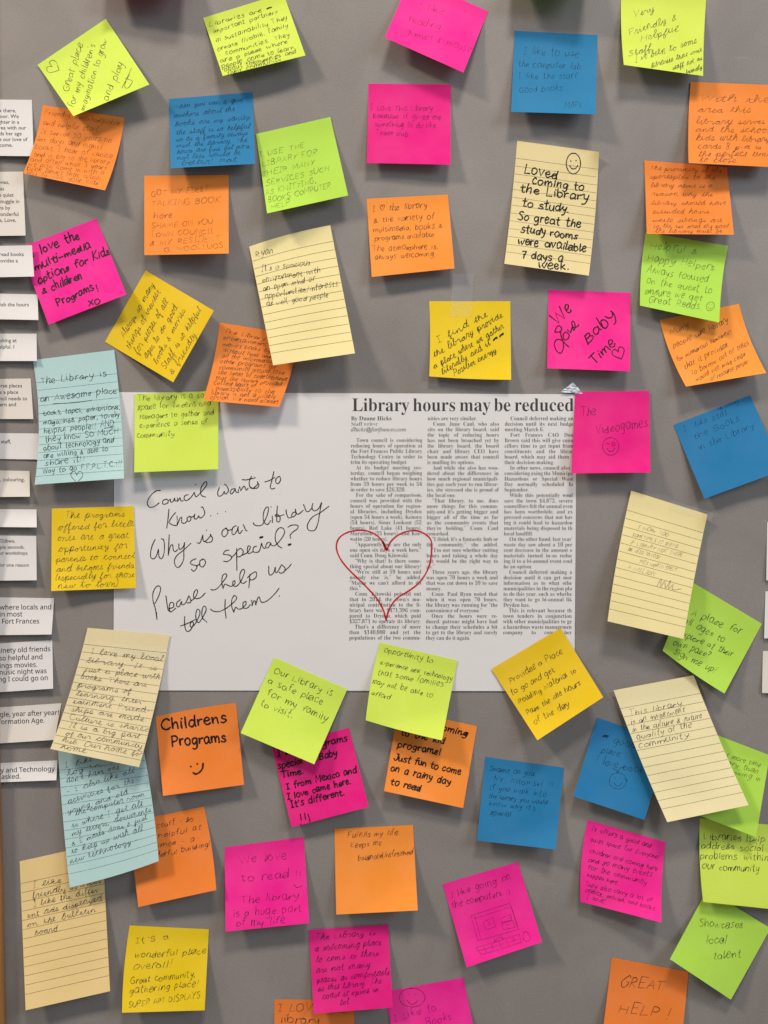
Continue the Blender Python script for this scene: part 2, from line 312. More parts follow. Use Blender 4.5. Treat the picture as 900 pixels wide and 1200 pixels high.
CU = {
'a':'11.5|0,1 4,8 8.3,9.3 5.5,10 2.8,7 2.5,2 4.8,0 7.5,3 8.8,9.5* 8.5,3 9.5,0 11.5,1.8','b':'9.5|0,1 3,8 5,14 3.8,16 2.3,13 2,4 3,0 6,.5 7.5,4 6,8 6.3,6.5 9.5,7',
'c':'9|0,1 3.5,8.5 7,8.5* 5,10 2.5,7 2.3,2.5 4.5,0 6.5,.3 9,2.2','d':'11.7|0,1 4,8 8,8.8 5.5,10 2.8,7 2.5,2 4.8,0 7.5,3 9.3,16* 8.7,3 9.6,0 11.7,1.8',
'e':'8.3|0,1 4,4 5.5,8.5 4,10 2.3,7 2.3,2.5 4.3,0 6,.3 8.3,2.2','f':'8|0,1 4,9 6,14.5 4.8,16.5 3.3,13 2.8,3 3,-5 4.3,-7 5.3,-3 4,.5 5,1.5 8,2.2',
'g':'10.5|0,1 4,8 8.3,9.3 5.5,10 2.8,7 2.5,2.5 4.8,.5 7.5,3.5 8.7,9.5* 8,-3 6,-7 3.8,-5.5 5.5,-2 10.5,1.8','h':'10.5|0,1 3.5,7.5 5,14 3.8,16 2.3,13 2,5 2,0* 3,6 5.5,9.7 7.3,8.5 7.3,3 8.3,0 10.5,1.8',
'i':'6.6|0,1 3.2,9.5* 3,3 4,0 6.6,1.8|4,14','j':'8|0,1 4.5,9.5* 4,-3 2.5,-7 .5,-5.5 2,-2 8,1.8|5,14','k':'10.2|0,1 3.5,7.5 5,14 3.8,16 2.3,13 2,5 2,0* 3,6 6.5,9.5 7,7 3,5* 6.5,.3 10.2,1.8',
'l':'7|0,1 3.5,7 5.5,13.5 4.5,16 2.8,14 2.3,5 3.3,.3 5,.3 7,2.2','m':'15.5|0,1 2.3,9 2.3,0* 3,6 5.3,9.7 6.8,8.5 6.8,0* 7.5,6 9.8,9.7 11.4,8.5 11.4,3 12.6,0 15.5,1.8',
'n':'11|0,1 2.3,9 2.3,0* 3,6 5.3,9.7 7,8.5 7,3 8.2,0 11,1.8','o':'9.8|0,1 3.5,8.5 5.5,9.8 3,8 2.2,4 3.5,.3 6.5,1 7.5,5.5 6,9.5 6.5,8 9.8,7.8',
'p':'10.6|0,1 2.8,10 2.5,0 2.3,-7* 3,4 5.5,9.7 8,8.5 8,3 5.5,0 4,1 10.6,1.8','q':'11|0,1 4,8 8.3,9.3 5.5,10 2.8,7 2.5,2 5,.5 8.5,9.5* 8.5,-7* 11,1.8',
'r':'8.6|0,1 2.5,10* 3.5,8.3 6.3,8.3 5.8,3 6.8,0 8.6,1.8','s':'8.2|0,1 4.3,10* 5.5,5 5.3,1 3,0 2,1.3* 6,.8 8.2,2.2','t':'7.2|0,1 3.5,8 4,14.5* 3.3,4 4.5,0 7.2,1.8|.8,10.5 7.5,11',
'u':'10.6|0,1 2.5,9.5* 2.3,3 4,0 6.5,2.5 7.5,9.5* 7.3,3 8.3,0 10.6,1.8','v':'9|0,1 2.5,9 3.5,4 4.7,0 6.5,5 7,9.5 9,8','w':'13|0,1 2.5,9.5* 2.5,3 4.3,0 6.5,3.5 7,9* 7,3 9,0 11,4 11.3,9.5 13,8',
'x':'9.5|0,1 2.5,9 5,4 7.5,0 9.5,1.8|7.5,9.5 2,0','y':'10|0,1 2.5,9.5* 2.7,3.5 4.5,1 6.5,4 7.7,9.5* 7,-3 5,-7 3,-5.5 4.8,-2 10,1.8','z':'9.5|0,1 2,9 6.5,9.3* 2,1* 6,0 9.5,1.8'}
def parse(d):
    r = {}
    for k, t in d.items():
        a = t.split('|'); st = []
        for q in a[1:]:
            pts = []
            for tk in q.split():
                c = tk.endswith('*'); x, y = tk.rstrip('*').split(','); pts.append((float(x), float(y), c))
            st.append(pts)
        r[k] = (float(a[0]), st)
    return r
PR, CU = parse(PR), parse(CU)

def write_line(I, rnd, text, x0, y0, x1, y1, w, style, xh_max, xh_min, slant, jit, sub):
    strokes = []; x = 0.0; cur = []; pv = ''
    def flush():
        if cur: strokes.append(list(cur)); cur.clear()
    for ch in text:
        prev, pv = pv, ch
        if ch == ' ': flush(); x += 7.5+rnd.random()*3; continue
        cursive = style == 'cursive' and ch in CU
        W, st = (CU if cursive else PR)[ch] if (cursive or ch in PR) else PR['~']
        k = 1+rnd.uniform(-.10, .10)*jit; ky = 1+rnd.uniform(-.2, .16)*jit; dy = rnd.uniform(-.9, .9)*jit; sl = rnd.uniform(-.09, .09)*jit
        tr = lambda p: (x+(p[0]+sl*p[1]+rnd.uniform(-.5, .5)*jit)*k, p[1]*ky+dy+rnd.uniform(-.55, .55)*jit, p[2])
        if cursive:
            main = [tr(p) for p in st[0]]
            if cur: main = main[1:]
            cur.extend(main)
            for q in st[1:]: strokes.append([tr(p) for p in q])
            if rnd.random() < 0.12: flush()
        else:
            flush(); new = [[tr(p) for p in q] for q in st]
            if prev and prev in 'acdehlmnrsu' and ch in 'acdegmnoprsuvwy' and rnd.random() < .3*jit and len(strokes[-1]) > 1:
                strokes[-1].extend(new[0]); new = new[1:]        # letters run together now and then
            strokes.extend(new)
        x += W*k+(0 if cursive else 1.1)*(1+rnd.uniform(-.3, .3))
    flush()
    L = math.hypot(x1-x0, y1-y0); sx = L/max(x, 1); sy = min(max(sx, xh_min/10), xh_max*0.9/10)
    ax = np.array([x1-x0, y1-y0])/L; ay = np.array([ax[1], -ax[0]])
    ph = rnd.random()*6; amp = 0.03*xh_max*jit
    for q in strokes:
        P = spline(q, sub)
        X = (P[:, 0]*sx+P[:, 1]*slant*sy); Y = P[:, 1]*sy+amp*np.sin(X*0.14+ph)
        I.stroke(np.array([x0, y0])+X[:, None]*ax+Y[:, None]*ay, w, caps=w > 1.0)

def write(sheet, lines, mat, w=0.6, style='print', slant=0.05, jit=1.0, seed=1, name='handwriting', cap=None, extra=None, draw='heart_drawing'):
    w = w*0.93 if w < 1 else w
    rnd = random.Random(seed*7+3); I = Ink(seed)
    ys = []
    for a, b in zip(lines, lines[1:]):
        d = np.array([a[3]-a[1], a[4]-a[2]]); d = d/np.linalg.norm(d); n = np.array([-d[1], d[0]])
        ys.append(abs(np.dot(np.array([b[1]-a[1], b[2]-a[2]]), n)))
    pitch = float(np.median(ys)) if ys else 14
    for t in lines:
        write_line(I, rnd, t[0], *t[1:5], w, style, cap or pitch*0.5, pitch*0.30, slant, jit, 5 if w > 1 else 3)
    for dn, fn in (extra if isinstance(extra, list) else [(draw, extra)] if extra else []):
        J = Ink(seed+90); fn(J); J.put(sheet, dn, MAT['ink_'+mat], 0.00014)
    return I.put(sheet, name, MAT['ink_'+mat])

def rules(sheet, mat, n=13, v0=0.135, dv=0.0645, w=0.5):
    V = []; F = []
    u = np.linspace(0.004, 0.996, 23)
    for i in range(n):
        v = v0+dv*i; P = sheet.px(u, np.full_like(u, v)); ay = sheet.c[3]-sheet.c[0]; ay = ay/np.linalg.norm(ay)
        b = len(V)
        for q in P: V.append(q-ay*w/2); V.append(q+ay*w/2)
        for j in range(len(u)-1): a = b+2*j; F.append((a, a+1, a+3, a+2))
    o = sheet.on('ruled_lines', V, F, MAT['ink_'+mat], 0.00007); return o

# ------------------------------------------------------------------ printed type from Blender's own font
GL = {}
def mathch(ch, mode):
    if mode == 'serif':
        if 'a' <= ch <= 'z': return chr(0x1D41A+ord(ch)-97)
        if 'A' <= ch <= 'Z': return chr(0x1D400+ord(ch)-65)
        if '0' <= ch <= '9': return chr(0x1D7CE+ord(ch)-48)
    if mode == 'italic' and 'a' <= ch <= 'z': return '\u210e' if ch == 'h' else chr(0x1D44E+ord(ch)-97)
    if mode == 'sans':
        if 'a' <= ch <= 'z': return chr(0x1D5BA+ord(ch)-97)
        if 'A' <= ch <= 'Z': return chr(0x1D5A0+ord(ch)-65)
    return ch
def _text(body, off=0.0, res=2):
    c = bpy.data.curves.new('type', 'FONT'); c.body = body; c.size = 1; c.offset = off; c.resolution_u = res
    o = bpy.data.objects.new('type', c); sc.collection.objects.link(o)
    dg = bpy.context.evaluated_depsgraph_get(); me = bpy.data.meshes.new_from_object(o.evaluated_get(dg))
    V = np.array([v.co[:2] for v in me.vertices]).reshape(-1, 2); F = [tuple(p.vertices) for p in me.polygons]
    bpy.data.objects.remove(o); bpy.data.curves.remove(c); bpy.data.meshes.remove(me)
    return V, F
def glyph(ch, mode, off, res):
    k = (ch, mode, off, res)
    if k not in GL:
        m = mathch(ch, mode); V, F = _text(m, off, res)
        a = _text('|'+m+'|', 0, 1)[0]; b = _text('||', 0, 1)[0]
        adv = (a[:, 0].max()-a[:, 0].min())-(b[:, 0].max()-b[:, 0].min())
        GL[k] = (V, F, adv)
    return GL[k]
class Type:
    def __init__(s): s.V = []; s.F = []; s.n = 0
    def width(s, t, size, mode, off=0, res=1, xs=1.0): return sum(glyph(c, mode, off, res)[2] for c in t)*size*xs
    def line(s, t, x, y, size, mode, off=0.0, res=1, xs=1.0, space=None, rot=0.0, indent=0, justify=None, end=None):
        words = t.split(' '); sp = 0.26*size*xs if space is None else space
        if justify:
            W = sum(s.width(q, size, mode, off, res, xs) for q in words); avail = justify-indent
            if len(words) > 1:
                sp = (avail-W)/(len(words)-1)
                if sp < 0.17*size: xs = xs*(avail-0.17*size*(len(words)-1))/W; sp = 0.17*size
        x += indent
        if end is not None: x = end-sum(s.width(q, size, mode, off, res, xs) for q in words)-sp*(len(words)-1)
        cr, sr = math.cos(rot), math.sin(rot); ox, oy = (end if end is not None else x), y
        for q in words:
            for ch in q:
                V, F, adv = glyph(ch, mode, off, res)
                if len(V):
                    P = np.stack([x+V[:, 0]*size*xs, y-V[:, 1]*size], -1)-(ox, oy)
                    P = np.stack([ox+P[:, 0]*cr-P[:, 1]*sr, oy+P[:, 0]*sr+P[:, 1]*cr], -1)
                    s.V.append(P); s.F += [tuple(i+s.n for i in f) for f in F]; s.n += len(V)
                x += adv*size*xs
            x += sp
    def put(s, sheet, name, mat, off=0.00008): return sheet.on(name, np.vstack(s.V), s.F, MAT['ink_'+mat], off)

# ------------------------------------------------------------------ setting
def box(name, x0, x1, y0, y1, z0, z1, mat, bev=0.0, rot=0.0, about=(0, 0)):
    """x, y in plan pixels; z0..z1 metres off the board"""
    me = bpy.data.meshes.new(name)
    cx, cy = about; cr, sr = math.cos(rot), math.sin(rot)
    V = []
    for z in (z0, z1):
        for x, y in ((x0, y0), (x1, y0), (x1, y1), (x0, y1)):
            X = cx+(x-cx)*cr-(y-cy)*sr; Y = cy+(x-cx)*sr+(y-cy)*cr
            V.append(((X-450)*S, -z, CZ+(600-Y)*S))
    me.from_pydata(V, [], [(0, 1, 2, 3), (4, 7, 6, 5), (0, 4, 5, 1), (1, 5, 6, 2), (2, 6, 7, 3), (3, 7, 4, 0)])
    me.materials.append(mat); o = bpy.data.objects.new(name, me); sc.collection.objects.link(o)
    if bev:
        b = o.modifiers.new('bevel', 'BEVEL'); b.width = bev; b.segments = 4
        import bmesh
        bm = bmesh.new(); bm.from_mesh(me); bmesh.ops.bevel(bm, geom=bm.edges[:], offset=bev, segments=4, affect='EDGES', profile=0.5)
        bm.to_mesh(me); bm.free(); o.modifiers.clear()
        me.polygons.foreach_set('use_smooth', [True]*len(me.polygons))
    return o
o = box('notice_board', -260, 1250, -330, 1560, -0.012, 0, MB); tag(o, kind='structure')
o = box('wooden_frame', -75, 2.5, -330, 1560, 0.0003, 0.011, MW, 0.0035, rot=-0.0215, about=(2.5, 900)); tag(o, kind='structure')

# ------------------------------------------------------------------ newspaper sheet
sh = Sheet([(134, 459.5), (676, 462), (673, 810), (133, 809)], z0=0.0004, lift=(0.0006, 0.0004), stick=0.2, power=1.2, wave=0.0004, seed=2)
sheet = sh.mesh('poster_sheet', MAT['paper_white'], 60, 40)
tag(sheet, 'large white sheet with a newspaper article and a handwritten question', 'poster')
t = Type(); t.line('Library hours may be reduced', 412.3, 481.8, 22.2, 'serif', -0.004, 4, justify=260.5); t.put(sh, 'headline', 'bold')
t = Type(); t.line('By Duane Hicks', 411.3, 492.5, 6.9, 'serif', -0.002, 2); t.line('Staff writer', 411.3, 499.0, 6.7, 'serif', -0.016, 2, xs=.95)
t.line('dhicks@fortfrances.com', 411.3, 505.5, 6.7, 'italic', 0.004, 2, xs=.96); t.put(sh, 'byline', 'print')
C1 = '''>Town council is considering
reducing hours of operation at
the Fort Frances Public Library
Technology Centre in order to
trim its operating budget.$
>At its budget meeting yes-
terday, council began weighing
whether to reduce library hours
from 59 hours per week to 54
in order to save $26,320.$
>For the sake of comparison,
council was provided with the
hours of operation for region-
al libraries, including Dryden
(open 54 hours a week), Kenora
(54 hours), Sioux Lookout (52
hours), Red Lake (41 hours),
Marathon (33 hours), and Kee-
watin (20 hours).$
>"Apparently, we are the only
one open six days a week here,"
said Coun. Doug Kitowski.$
>"Why is that? Is there some-
thing special about our library?
>"We're still at 59 hours and
nobody else is," he added.
"Maybe we can't afford to do
this."$
>Coun. Kitowski pointed out
that in 2014, the town's mu-
nicipal contribution to the li-
brary here was $471,396 com-
pared to Dryden, which paid
$327,871 to operate its library.
>That's a difference of more
than $140,000 and yet the
populations of the two commu-'''
C2 = '''nities are very similar.$
>Coun. June Caul, who also
sits on the library board, said
the topic of reducing hours
has not been broached yet by
the library board, the board
chair and library CEO have
been made aware that council
is mulling its options.$
>And while she also has won-
dered about the differences in
how much regional municipali-
ties pay each year to run librar-
ies, she stressed she is proud of
the local one.$
>"That library, to me, does
more things for this commu-
nity-and it's getting bigger and
bigger all of the time as far
as the community events that
they're holding," Coun. Caul
remarked.$
>"I think it's a fantastic hub or
the community," she added.
>"I'm not sure whether cutting
hours and taking a whole day
out would be the right way to
go."$
>Three years ago, the library
was open 70 hours a week and
that was cut down to 59 to save
money.$
>Coun. Paul Ryan noted that
when it was open 70 hours,
the library was running for "the
convenience of everyone."$
>Once the hours were re-
duced, patrons might have had
to change their schedules a bit
to get to the library and surely
they can do it again.$'''
C3 = '''>Council deferred making an
decision until its next budge
meeting March 6.$
>Fort Frances CAO Dou
Brown said this will give coun
cillors time to get input from
constituents and the librar
board, which may aid them i
their decision-making.$
>In other news, council also i
considering axing the Municipa
Hazardous or Special Wast
Day normally scheduled fo
September.$
>While this potentially woul
save the town $4,872, severa
councillors felt the annual even
has been worthwhile, and ex
pressed concerns that not hav
ing it could lead to hazardou
materials being disposed in th
local landfill.$
>On the other hand, last year'
waste day saw about a 10 per
cent decrease in the amount o
materials turned in-so reduc
ing it to a bi-annual event coul
be an option.$
>Council deferred making a
decision until it can get mor
information as to what othe
municipalities in the region pla
to do this year, such as whethe
they want to go bi-annual lik
Dryden has.$
>This is relevant because th
town tenders in conjunction
with other municipalities to ge
a hazardous waste managemen
company to come her'''
for txt, x, y, W, sk in ((C1, 411.2, 518.0, 84, -.0018), (C2, 501, 492.5, 84, -.0018), (C3, 591.5, 492.5, 80.5, -.0018)):
    t = Type()
    for i, l in enumerate(txt.split('\n')):
        ind = 6.5 if l[0] == '>' else 0; l = l.lstrip('>'); last = l.endswith('$'); l = l.rstrip('$') if last else l
        yy = y+6.43*i; xx = x-0.008*(yy-492)
        t.line(l, xx, yy, 6.75, 'serif', -0.008, 2, xs=0.90, indent=ind, justify=None if last else W, space=1.5 if last else None)
    t.put(sh, 'article_column', 'print')
I = Ink(4)
I.path('455,292 430,240 380,185 310,150 240,142 160,155 95,190 65,240 65,300 95,370 150,440 230,520 310,600 380,680 430,770 450,850* 460,800 490,730 540,670 620,620 700,560 760,480 795,390 805,300 800,220 750,170 680,145 600,155 530,190 480,240 458,295|420,230 440,270 456,296* 470,255', 1.75, (385, 600), 1/6.667, 6)
I.path('425,235 445,285 458,296', 2.2, (385, 600), 1/6.667, 4)
I.put(sh, 'heart_drawing', MAT['ink_red'], 0.00018)
I = Ink(5); A, B, C_, Dd, E_, F_ = (165, 540), (270, 540), (165, 600), (270, 590), (170, 660), (250, 655); q = 1/7.5; W = 1.16
I.path('172,260 140,262 100,290 65,340 58,380 80,408 120,400 160,370|225,338 200,345 190,370 205,382 235,370 240,350 225,335|240,350 262,335* 260,358 280,360 298,325* 300,350 315,352|322,325 322,358* 345,325 352,352 372,350|415,298 390,305 380,330 395,350 425,335 450,310 470,275* 478,305 490,315 530,275 575,220 580,190 565,185 535,225 525,270 535,305 568,318|482,208 484,210|690,235 675,280 685,310 715,300 735,265* 735,285 750,290 770,260 755,220 735,205|830,245 800,250 785,280 800,290 830,250* 838,275 858,278|247,425 240,500 228,592|305,455 275,490 245,540* 275,562 312,570|318,485 318,568* 345,505 360,500 360,540 385,548 410,525|430,490 408,500 412,530 435,525 440,495 425,485 450,495 472,478|475,468 470,505 490,510 510,480* 515,500 540,495 562,460 545,410 530,408|615,483|675,463|745,447', W, A, q)
I.path('70,270 82,225* 90,265* 115,225 128,230 138,258 155,240|185,135 165,190 175,235 200,240 240,205 235,180* 250,215 235,238 200,243 175,230|105,165 140,167 220,148|382,95 365,170 350,230 365,247 390,240|303,185 345,172 390,145|425,138 400,160 400,190 420,200 440,170 435,140 420,138', W, B, q)
I.path('125,240 95,310 85,385 105,412 135,390 155,325* 160,390 180,410 200,380 208,300 200,245 180,235|250,200 245,290 240,383* 260,300 280,290 285,330 300,348 325,330|335,280 335,315 350,328 375,300 385,265* 378,340 375,420 340,480 310,480 295,430 320,380 375,335 440,275|495,270 520,270 545,200* 548,250 570,255 615,205 608,195* 630,230 620,260 580,268 565,255|577,160|750,140 718,165 715,205 740,215 765,180 755,145 745,142 770,160 805,150|485,410 450,425 435,450 460,465 490,470 490,495 465,520 445,505|488,478 520,455|545,415 520,430 520,470 545,482 568,450 560,420 540,412|775,335 745,340 725,370 760,375 790,385 795,410 760,435 728,432', W, C_, q)
I.path('50,195 20,215 15,265 35,270 60,235 68,200* 70,250 85,262 105,235|113,185 122,205 135,235 147,240|200,168 215,190 250,195 285,180 320,110 335,50 325,30 300,55 288,110 295,160 325,185 355,150|368,110 370,168|358,30|413,22 408,90 407,158* 430,160 437,125 420,100 395,100 400,112 440,108 470,98|490,55 492,85 510,125 540,120|575,75 550,80 538,105 550,118 575,95 570,45* 582,90 605,90 640,60|643,10 655,40 668,70 690,68 712,45|725,0 717,35 735,65 775,45 802,-10* 785,80 770,170 745,230 710,240 680,225 680,180 720,120 790,80 865,25|55,395 55,480 57,588|10,475 45,440 65,410 90,395 112,420 100,455 70,470 55,460|100,455 150,430 175,385 158,372 148,410 160,440 195,425|230,375 205,385 200,420 225,430 255,415 275,345* 285,385 305,395|345,340 320,350 310,385 335,385 355,345* 360,365 390,370 440,320 475,260 465,220 430,215 400,255 395,320 420,370 452,392|505,208 540,190 590,192 590,220 550,250 525,280 530,305', W, Dd, q)
I.path('262,300 282,294|512,364 528,358', 2.4, Dd, q)
I.path('105,492 90,400 70,330 70,260 100,205 130,205 135,240 110,310 85,355|100,430 104,490|183,288 195,370 205,415 225,428|210,398 250,385 248,350 225,345 212,385 225,428 270,395|310,320 280,345 280,378 300,380 320,335* 325,365 355,350 385,285* 400,320 400,345 370,348|400,335 440,300 462,250 450,232 430,260 428,300 450,312 490,300 528,262|348,468 348,540 360,590 385,598 410,570 425,530 415,510* 398,530 400,560 435,540 480,450 475,410 455,410 445,460 455,510 480,515 530,430 535,390 515,378 500,420 505,480 545,520|310,552 370,530 440,495', W, E_, q)
I.path('-22,268 0,273 35,258 85,200 118,150 105,130 80,150 75,210 85,262* 100,222 130,232 160,240 190,215 188,190* 172,200 175,235 210,235 250,180 275,110 258,92 235,130 235,190 262,215 290,195|320,135 318,190 312,252|300,165 350,120 378,118 375,160 340,185 318,175|487,65 488,120 500,143 530,120 545,70* 545,110 560,118 600,50* 630,80 620,115 590,125 580,115|620,110 660,75 685,45|105,355 102,430 112,520|-25,440 0,458 50,462 110,435 150,405 190,370 205,340 185,322 165,350 160,410 180,470* 195,425 220,440 250,435 285,400 288,372* 262,385 265,430 300,430 325,400|335,362 340,415* 352,375 368,370 372,408* 390,345 405,335 415,370 440,382 490,355 545,300 577,258|580,325', W, F_, q)
I.put(sh, 'handwriting', MAT['ink_fine'])

# ------------------------------------------------------------------ sticky notes
count = [0]
def note(colr, c, label, lines=(), pen='ball', w=0.62, style='print', slant=0.12, jit=1.3, extra=None, lined=None, cap=None, draw='heart_drawing', **kw):
    count[0] += 1; s = count[0]
    kw.setdefault('lift', (0.009, 0.009)); kw.setdefault('seed', s)
    rk = random.Random(s*13+5); kw.setdefault('wave', rk.choice([-1, 1])*rk.uniform(.0004, .0011))
    kw['lift'] = tuple(l*rk.uniform(.80, 1.25) for l in kw['lift'])
    kw.setdefault('curl', (max(0, rk.uniform(-.004, .006)), max(0, rk.uniform(-.004, .006)))); kw.setdefault('power', rk.uniform(1.2, 1.9))
    shp = Sheet(c, **kw)
    ob = shp.mesh('lined_note' if lined else 'sticky_note', MAT['paper_'+colr])
    tag(ob, label, 'lined note' if lined else 'sticky note', 'lined notes stuck on the board' if lined else 'square sticky notes stuck on the board')
    if lined: rules(shp, *lined)
    if lines or extra: write(shp, list(lines), pen, w, style, slant, jit, s, cap=cap, extra=extra, draw=draw)
    return shp

def heart(cx, cy, r, rot=0, w=0.7):
    def f(I): I.path('0,-.35 -.35,-1 -.95,-.8 -1,-.1 0,1* 1,-.1 .95,-.8 .4,-1 0,-.35', w, (cx, cy), r, 6, True, rot)
    return f
def both(*fs):
    def f(I):
        for g in fs: g(I)
    return f
def face(cx, cy, rx, ry, w=0.7, wink=False, nose=False):
    def f(I):
        k = 14; a = [(cx+rx*math.cos(-1.7+i*2*math.pi/k*1.03), cy+ry*math.sin(-1.7+i*2*math.pi/k*1.03)) for i in range(k+1)]
        I.path(' '.join('%f,%f' % p for p in a), w)
        I.path('-.45,.25 -.15,.6 .25,.55 .5,.2', w, (cx, cy), (rx+ry)/2, 4)
        if wink:
            I.path('-.6,-.25 -.35,-.4 -.15,-.25|.25,-.1 .2,-.45 .5,-.5 .5,-.1 .25,-.1', w, (cx, cy), rx, 4)
        else: I.path('-.3,-.28|.3,-.32', w*1.2, (cx, cy), (rx+ry)/2)
    return f
R = 0.0006
N = note
N('green', [(44, 76), (124, 22), (175, 99), (86, 136)], 'tilted lime note with a heart, reading Great place and grow',
  [('Great place', 80, 108, 97, 51), ('for my children\'s', 86, 127, 112, 52), ('imagination to grow', 99, 131, 126, 47), ('and play', 126, 119, 145, 74)], 'ball', .75, cap=6,
  extra=[('heart_drawing', heart(63, 79, 7, -1.1, .7)), ('initials', lambda I: I.path('143,103 147,95 152,87|147,92 155,95 150,103 146,100 152,84 154,80', .7))], lift=(.010, .013), z0=.0012)
N('orange', [(50, 123), (146, 138), (123, 223), (27, 203)], 'orange note beginning Friendly, knowledgeable, tucked under the heart-marked lime note',
  [('Friendly, knowledgeable', 52, 134, 140, 147), ('and helpful staff,', 50, 146, 117, 155), ('It serves 50 years on', 47, 156, 131, 167), ('lot days and nights', 43, 165, 120, 175), ('books, I hear of choice', 40, 174, 132, 185), ('and is big to the library', 39, 183, 128, 192), ('and often while 3 years', 35, 189, 125, 199), ('we also come in with a', 33, 194, 122, 205), ('book hours that allow', 31, 199, 118, 211), ('you to visit your kids', 30, 204, 115, 217)], 'faint', .6, 'print', .2, bow=(3, 3), lift=(.009, .011), cap=4.2)
N('green', [(238, 21), (332, -8), (358, 65), (261, 89)], 'lime note cut by the top edge, reading Libraries are important partners',
  [('Libraries are #', 245, 31, 320, 10), ('important partners', 250, 39, 326, 15), ('in sustainability They', 253, 50, 337, 22), ('create livable, family', 255, 60, 338, 31), ('* communities. They', 257, 67, 340, 42), ('are a place where', 258, 74, 338, 50), ('people come to learn', 260, 80, 345, 57), ('about themselves and', 263, 84, 348, 62), ('their community', 266, 88, 330, 71)], 'ball', .75, lift=(.012, .014))
N('blue', [(198, 116), (296, 108), (299, 192), (200, 197)], 'blue note at upper left covered in nine lines of dark script',
  [('When you can & give', 203, 127, 285, 119), ('authors about the', 203, 138, 275, 130), ('books are my sanity.', 205, 148, 295, 139), ('the staff is so helpful', 206, 158, 293, 150), ('we as a family always', 206, 166, 290, 158), ('visit the library. The', 206, 173, 290, 166), ('hours are fine but more', 207, 180, 293, 173), ('not less would be', 207, 187, 282, 181), ('better! Pat', 212, 194, 278, 189)], 'navy', .68, 'cursive', .3, lift=(.010, .012))
N('lime', [(300, 157), (387, 137), (408, 229), (313, 250)], 'lime note in grey capitals reading I USE THE LIBRARY FOR THEIR MANY SERVICES',
  [('I USE THE', 304, 184, 358, 172), ('LIBRARY FOR', 307, 195, 372, 181), ('THEIR MANY', 306, 207, 369, 193), ('SERVICES SUCH', 311, 218, 386, 200), ('AS KNITTING,', 311, 229, 371, 214), ('BOOKS COMPUTER', 314, 238, 388, 220), ('HELP', 318, 245, 340, 240)], 'faint', .75, slant=.25, lift=(.012, .012), z0=.001, cap=4.3)
N('orange', [(169, 206), (268, 205), (268, 297), (169, 299)], 'orange note below the blue one, reading GOT MY FIRST TALKING BOOK here',
  [('GOT MY FIRST', 177, 230, 245, 224), ('TALKING BOOK', 177, 242, 259, 237), ('here.', 179, 256, 206, 255), ('SHAME ON YOU', 177, 268, 250, 262), ('TOWN COUNCIL', 176, 278, 252, 273), ('& MY RESIDENT', 175, 288, 258, 282), ('G. WOOLLUOS', 192, 295, 262, 290)], 'faint', .75, slant=.2, cap=4.6, lift=(.010, .012))
N('pink', [(481, -27), (572, 13), (543, 85), (451, 44)], 'pink note cut by the top edge with very faint pencil writing',
  [('I like', 488, 10, 520, 18), ('reading', 478, 25, 516, 36), ('games & mouse', 475, 39, 552, 61)], 'pencil', .6, cap=7, lift=(.012, .012))
N('magenta', [(432, 98), (528, 99), (528, 193), (430, 191)], 'upright pink note with four small lines ending Tween club',
  [('I Love This Library', 434, 129, 507, 130), ('because it gives me', 437, 138, 517, 140), ('something to do like', 439, 148, 511, 150), ('Tween club', 440, 157, 478, 160)], 'pencil', .7, 'print', .1, cap=4.5, lift=(.008, .010))
N('blue', [(603, 36), (700, 41), (698, 134), (599, 131)], 'blue note at the top, beside the lime friendly staff note, signed MARK',
  [('I like to use', 613, 63, 679, 67), ('the computer lab.', 607, 78, 683, 81), ('I like the staff', 607, 92, 677, 92), ('Good books', 608, 109, 660, 106), ('MARK', 661, 127, 684, 127)], 'navy', .6, lift=(.010, .010))
N('green', [(728, -10), (828, -6), (824, 89), (731, 76)], 'lime note cut by the top edge, reading Very Friendly and Helpful Staff',
  [('Very', 742, 20, 767, 13), ('Friendly &', 737, 42, 793, 23), ('Helpful', 750, 49, 795, 36), ('Staff.', 736, 66, 766, 58), ("I've been to some", 744, 73, 817, 50), ('libraries that some', 763, 80, 823, 60), ('staff not as', 788, 82, 823, 70), ('friendly', 804, 87, 823, 80)], 'ball', .65, 'cursive', .35, cap=5.5, lift=(.011, .012), bow=(-1.5, -1))
N('dorange', [(809.5, 96), (912, 100), (908, 196), (807, 191)], 'orange note cut by the right edge, reading With the area this library serves',
  [('With the', 819, 118, 902, 120), ('area this', 817, 131, 880, 132), ('library serves', 815, 145, 896, 145), ('and the school', 815, 154, 902, 156), ('kids with library', 815, 164, 902, 166), ('cards 8 p-m is', 817, 174, 892, 175), ('the perfect time', 818, 183, 903, 183), ('to close.', 819, 190, 866, 190)], 'faint', .75, 'cursive', .3, z0=.0012, lift=(.010, .010), bow=(-1.5, 0))
N('dorange', [(755, 188), (852, 196), (860, 275), (758, 274)], 'orange note directly above the lime Helpful note, faint script reading The proximity',
  [('The proximity of the', 761, 199, 846, 202), ('sportsplex to the', 761, 209, 838, 210), ('library alone is a', 762, 219, 835, 220), ('reason why the', 763, 229, 835, 230), ('library should have', 763, 240, 850, 240), ('extended hours.', 764, 250, 833, 250), ('while siblings are', 764, 260, 846, 260), ('in the rec area the pool', 765, 267, 853, 267), ('the library must be', 767, 273, 846, 273)], 'faint', .62, 'cursive', .35, cap=3.6, z0=.0008, lift=(.012, .010))
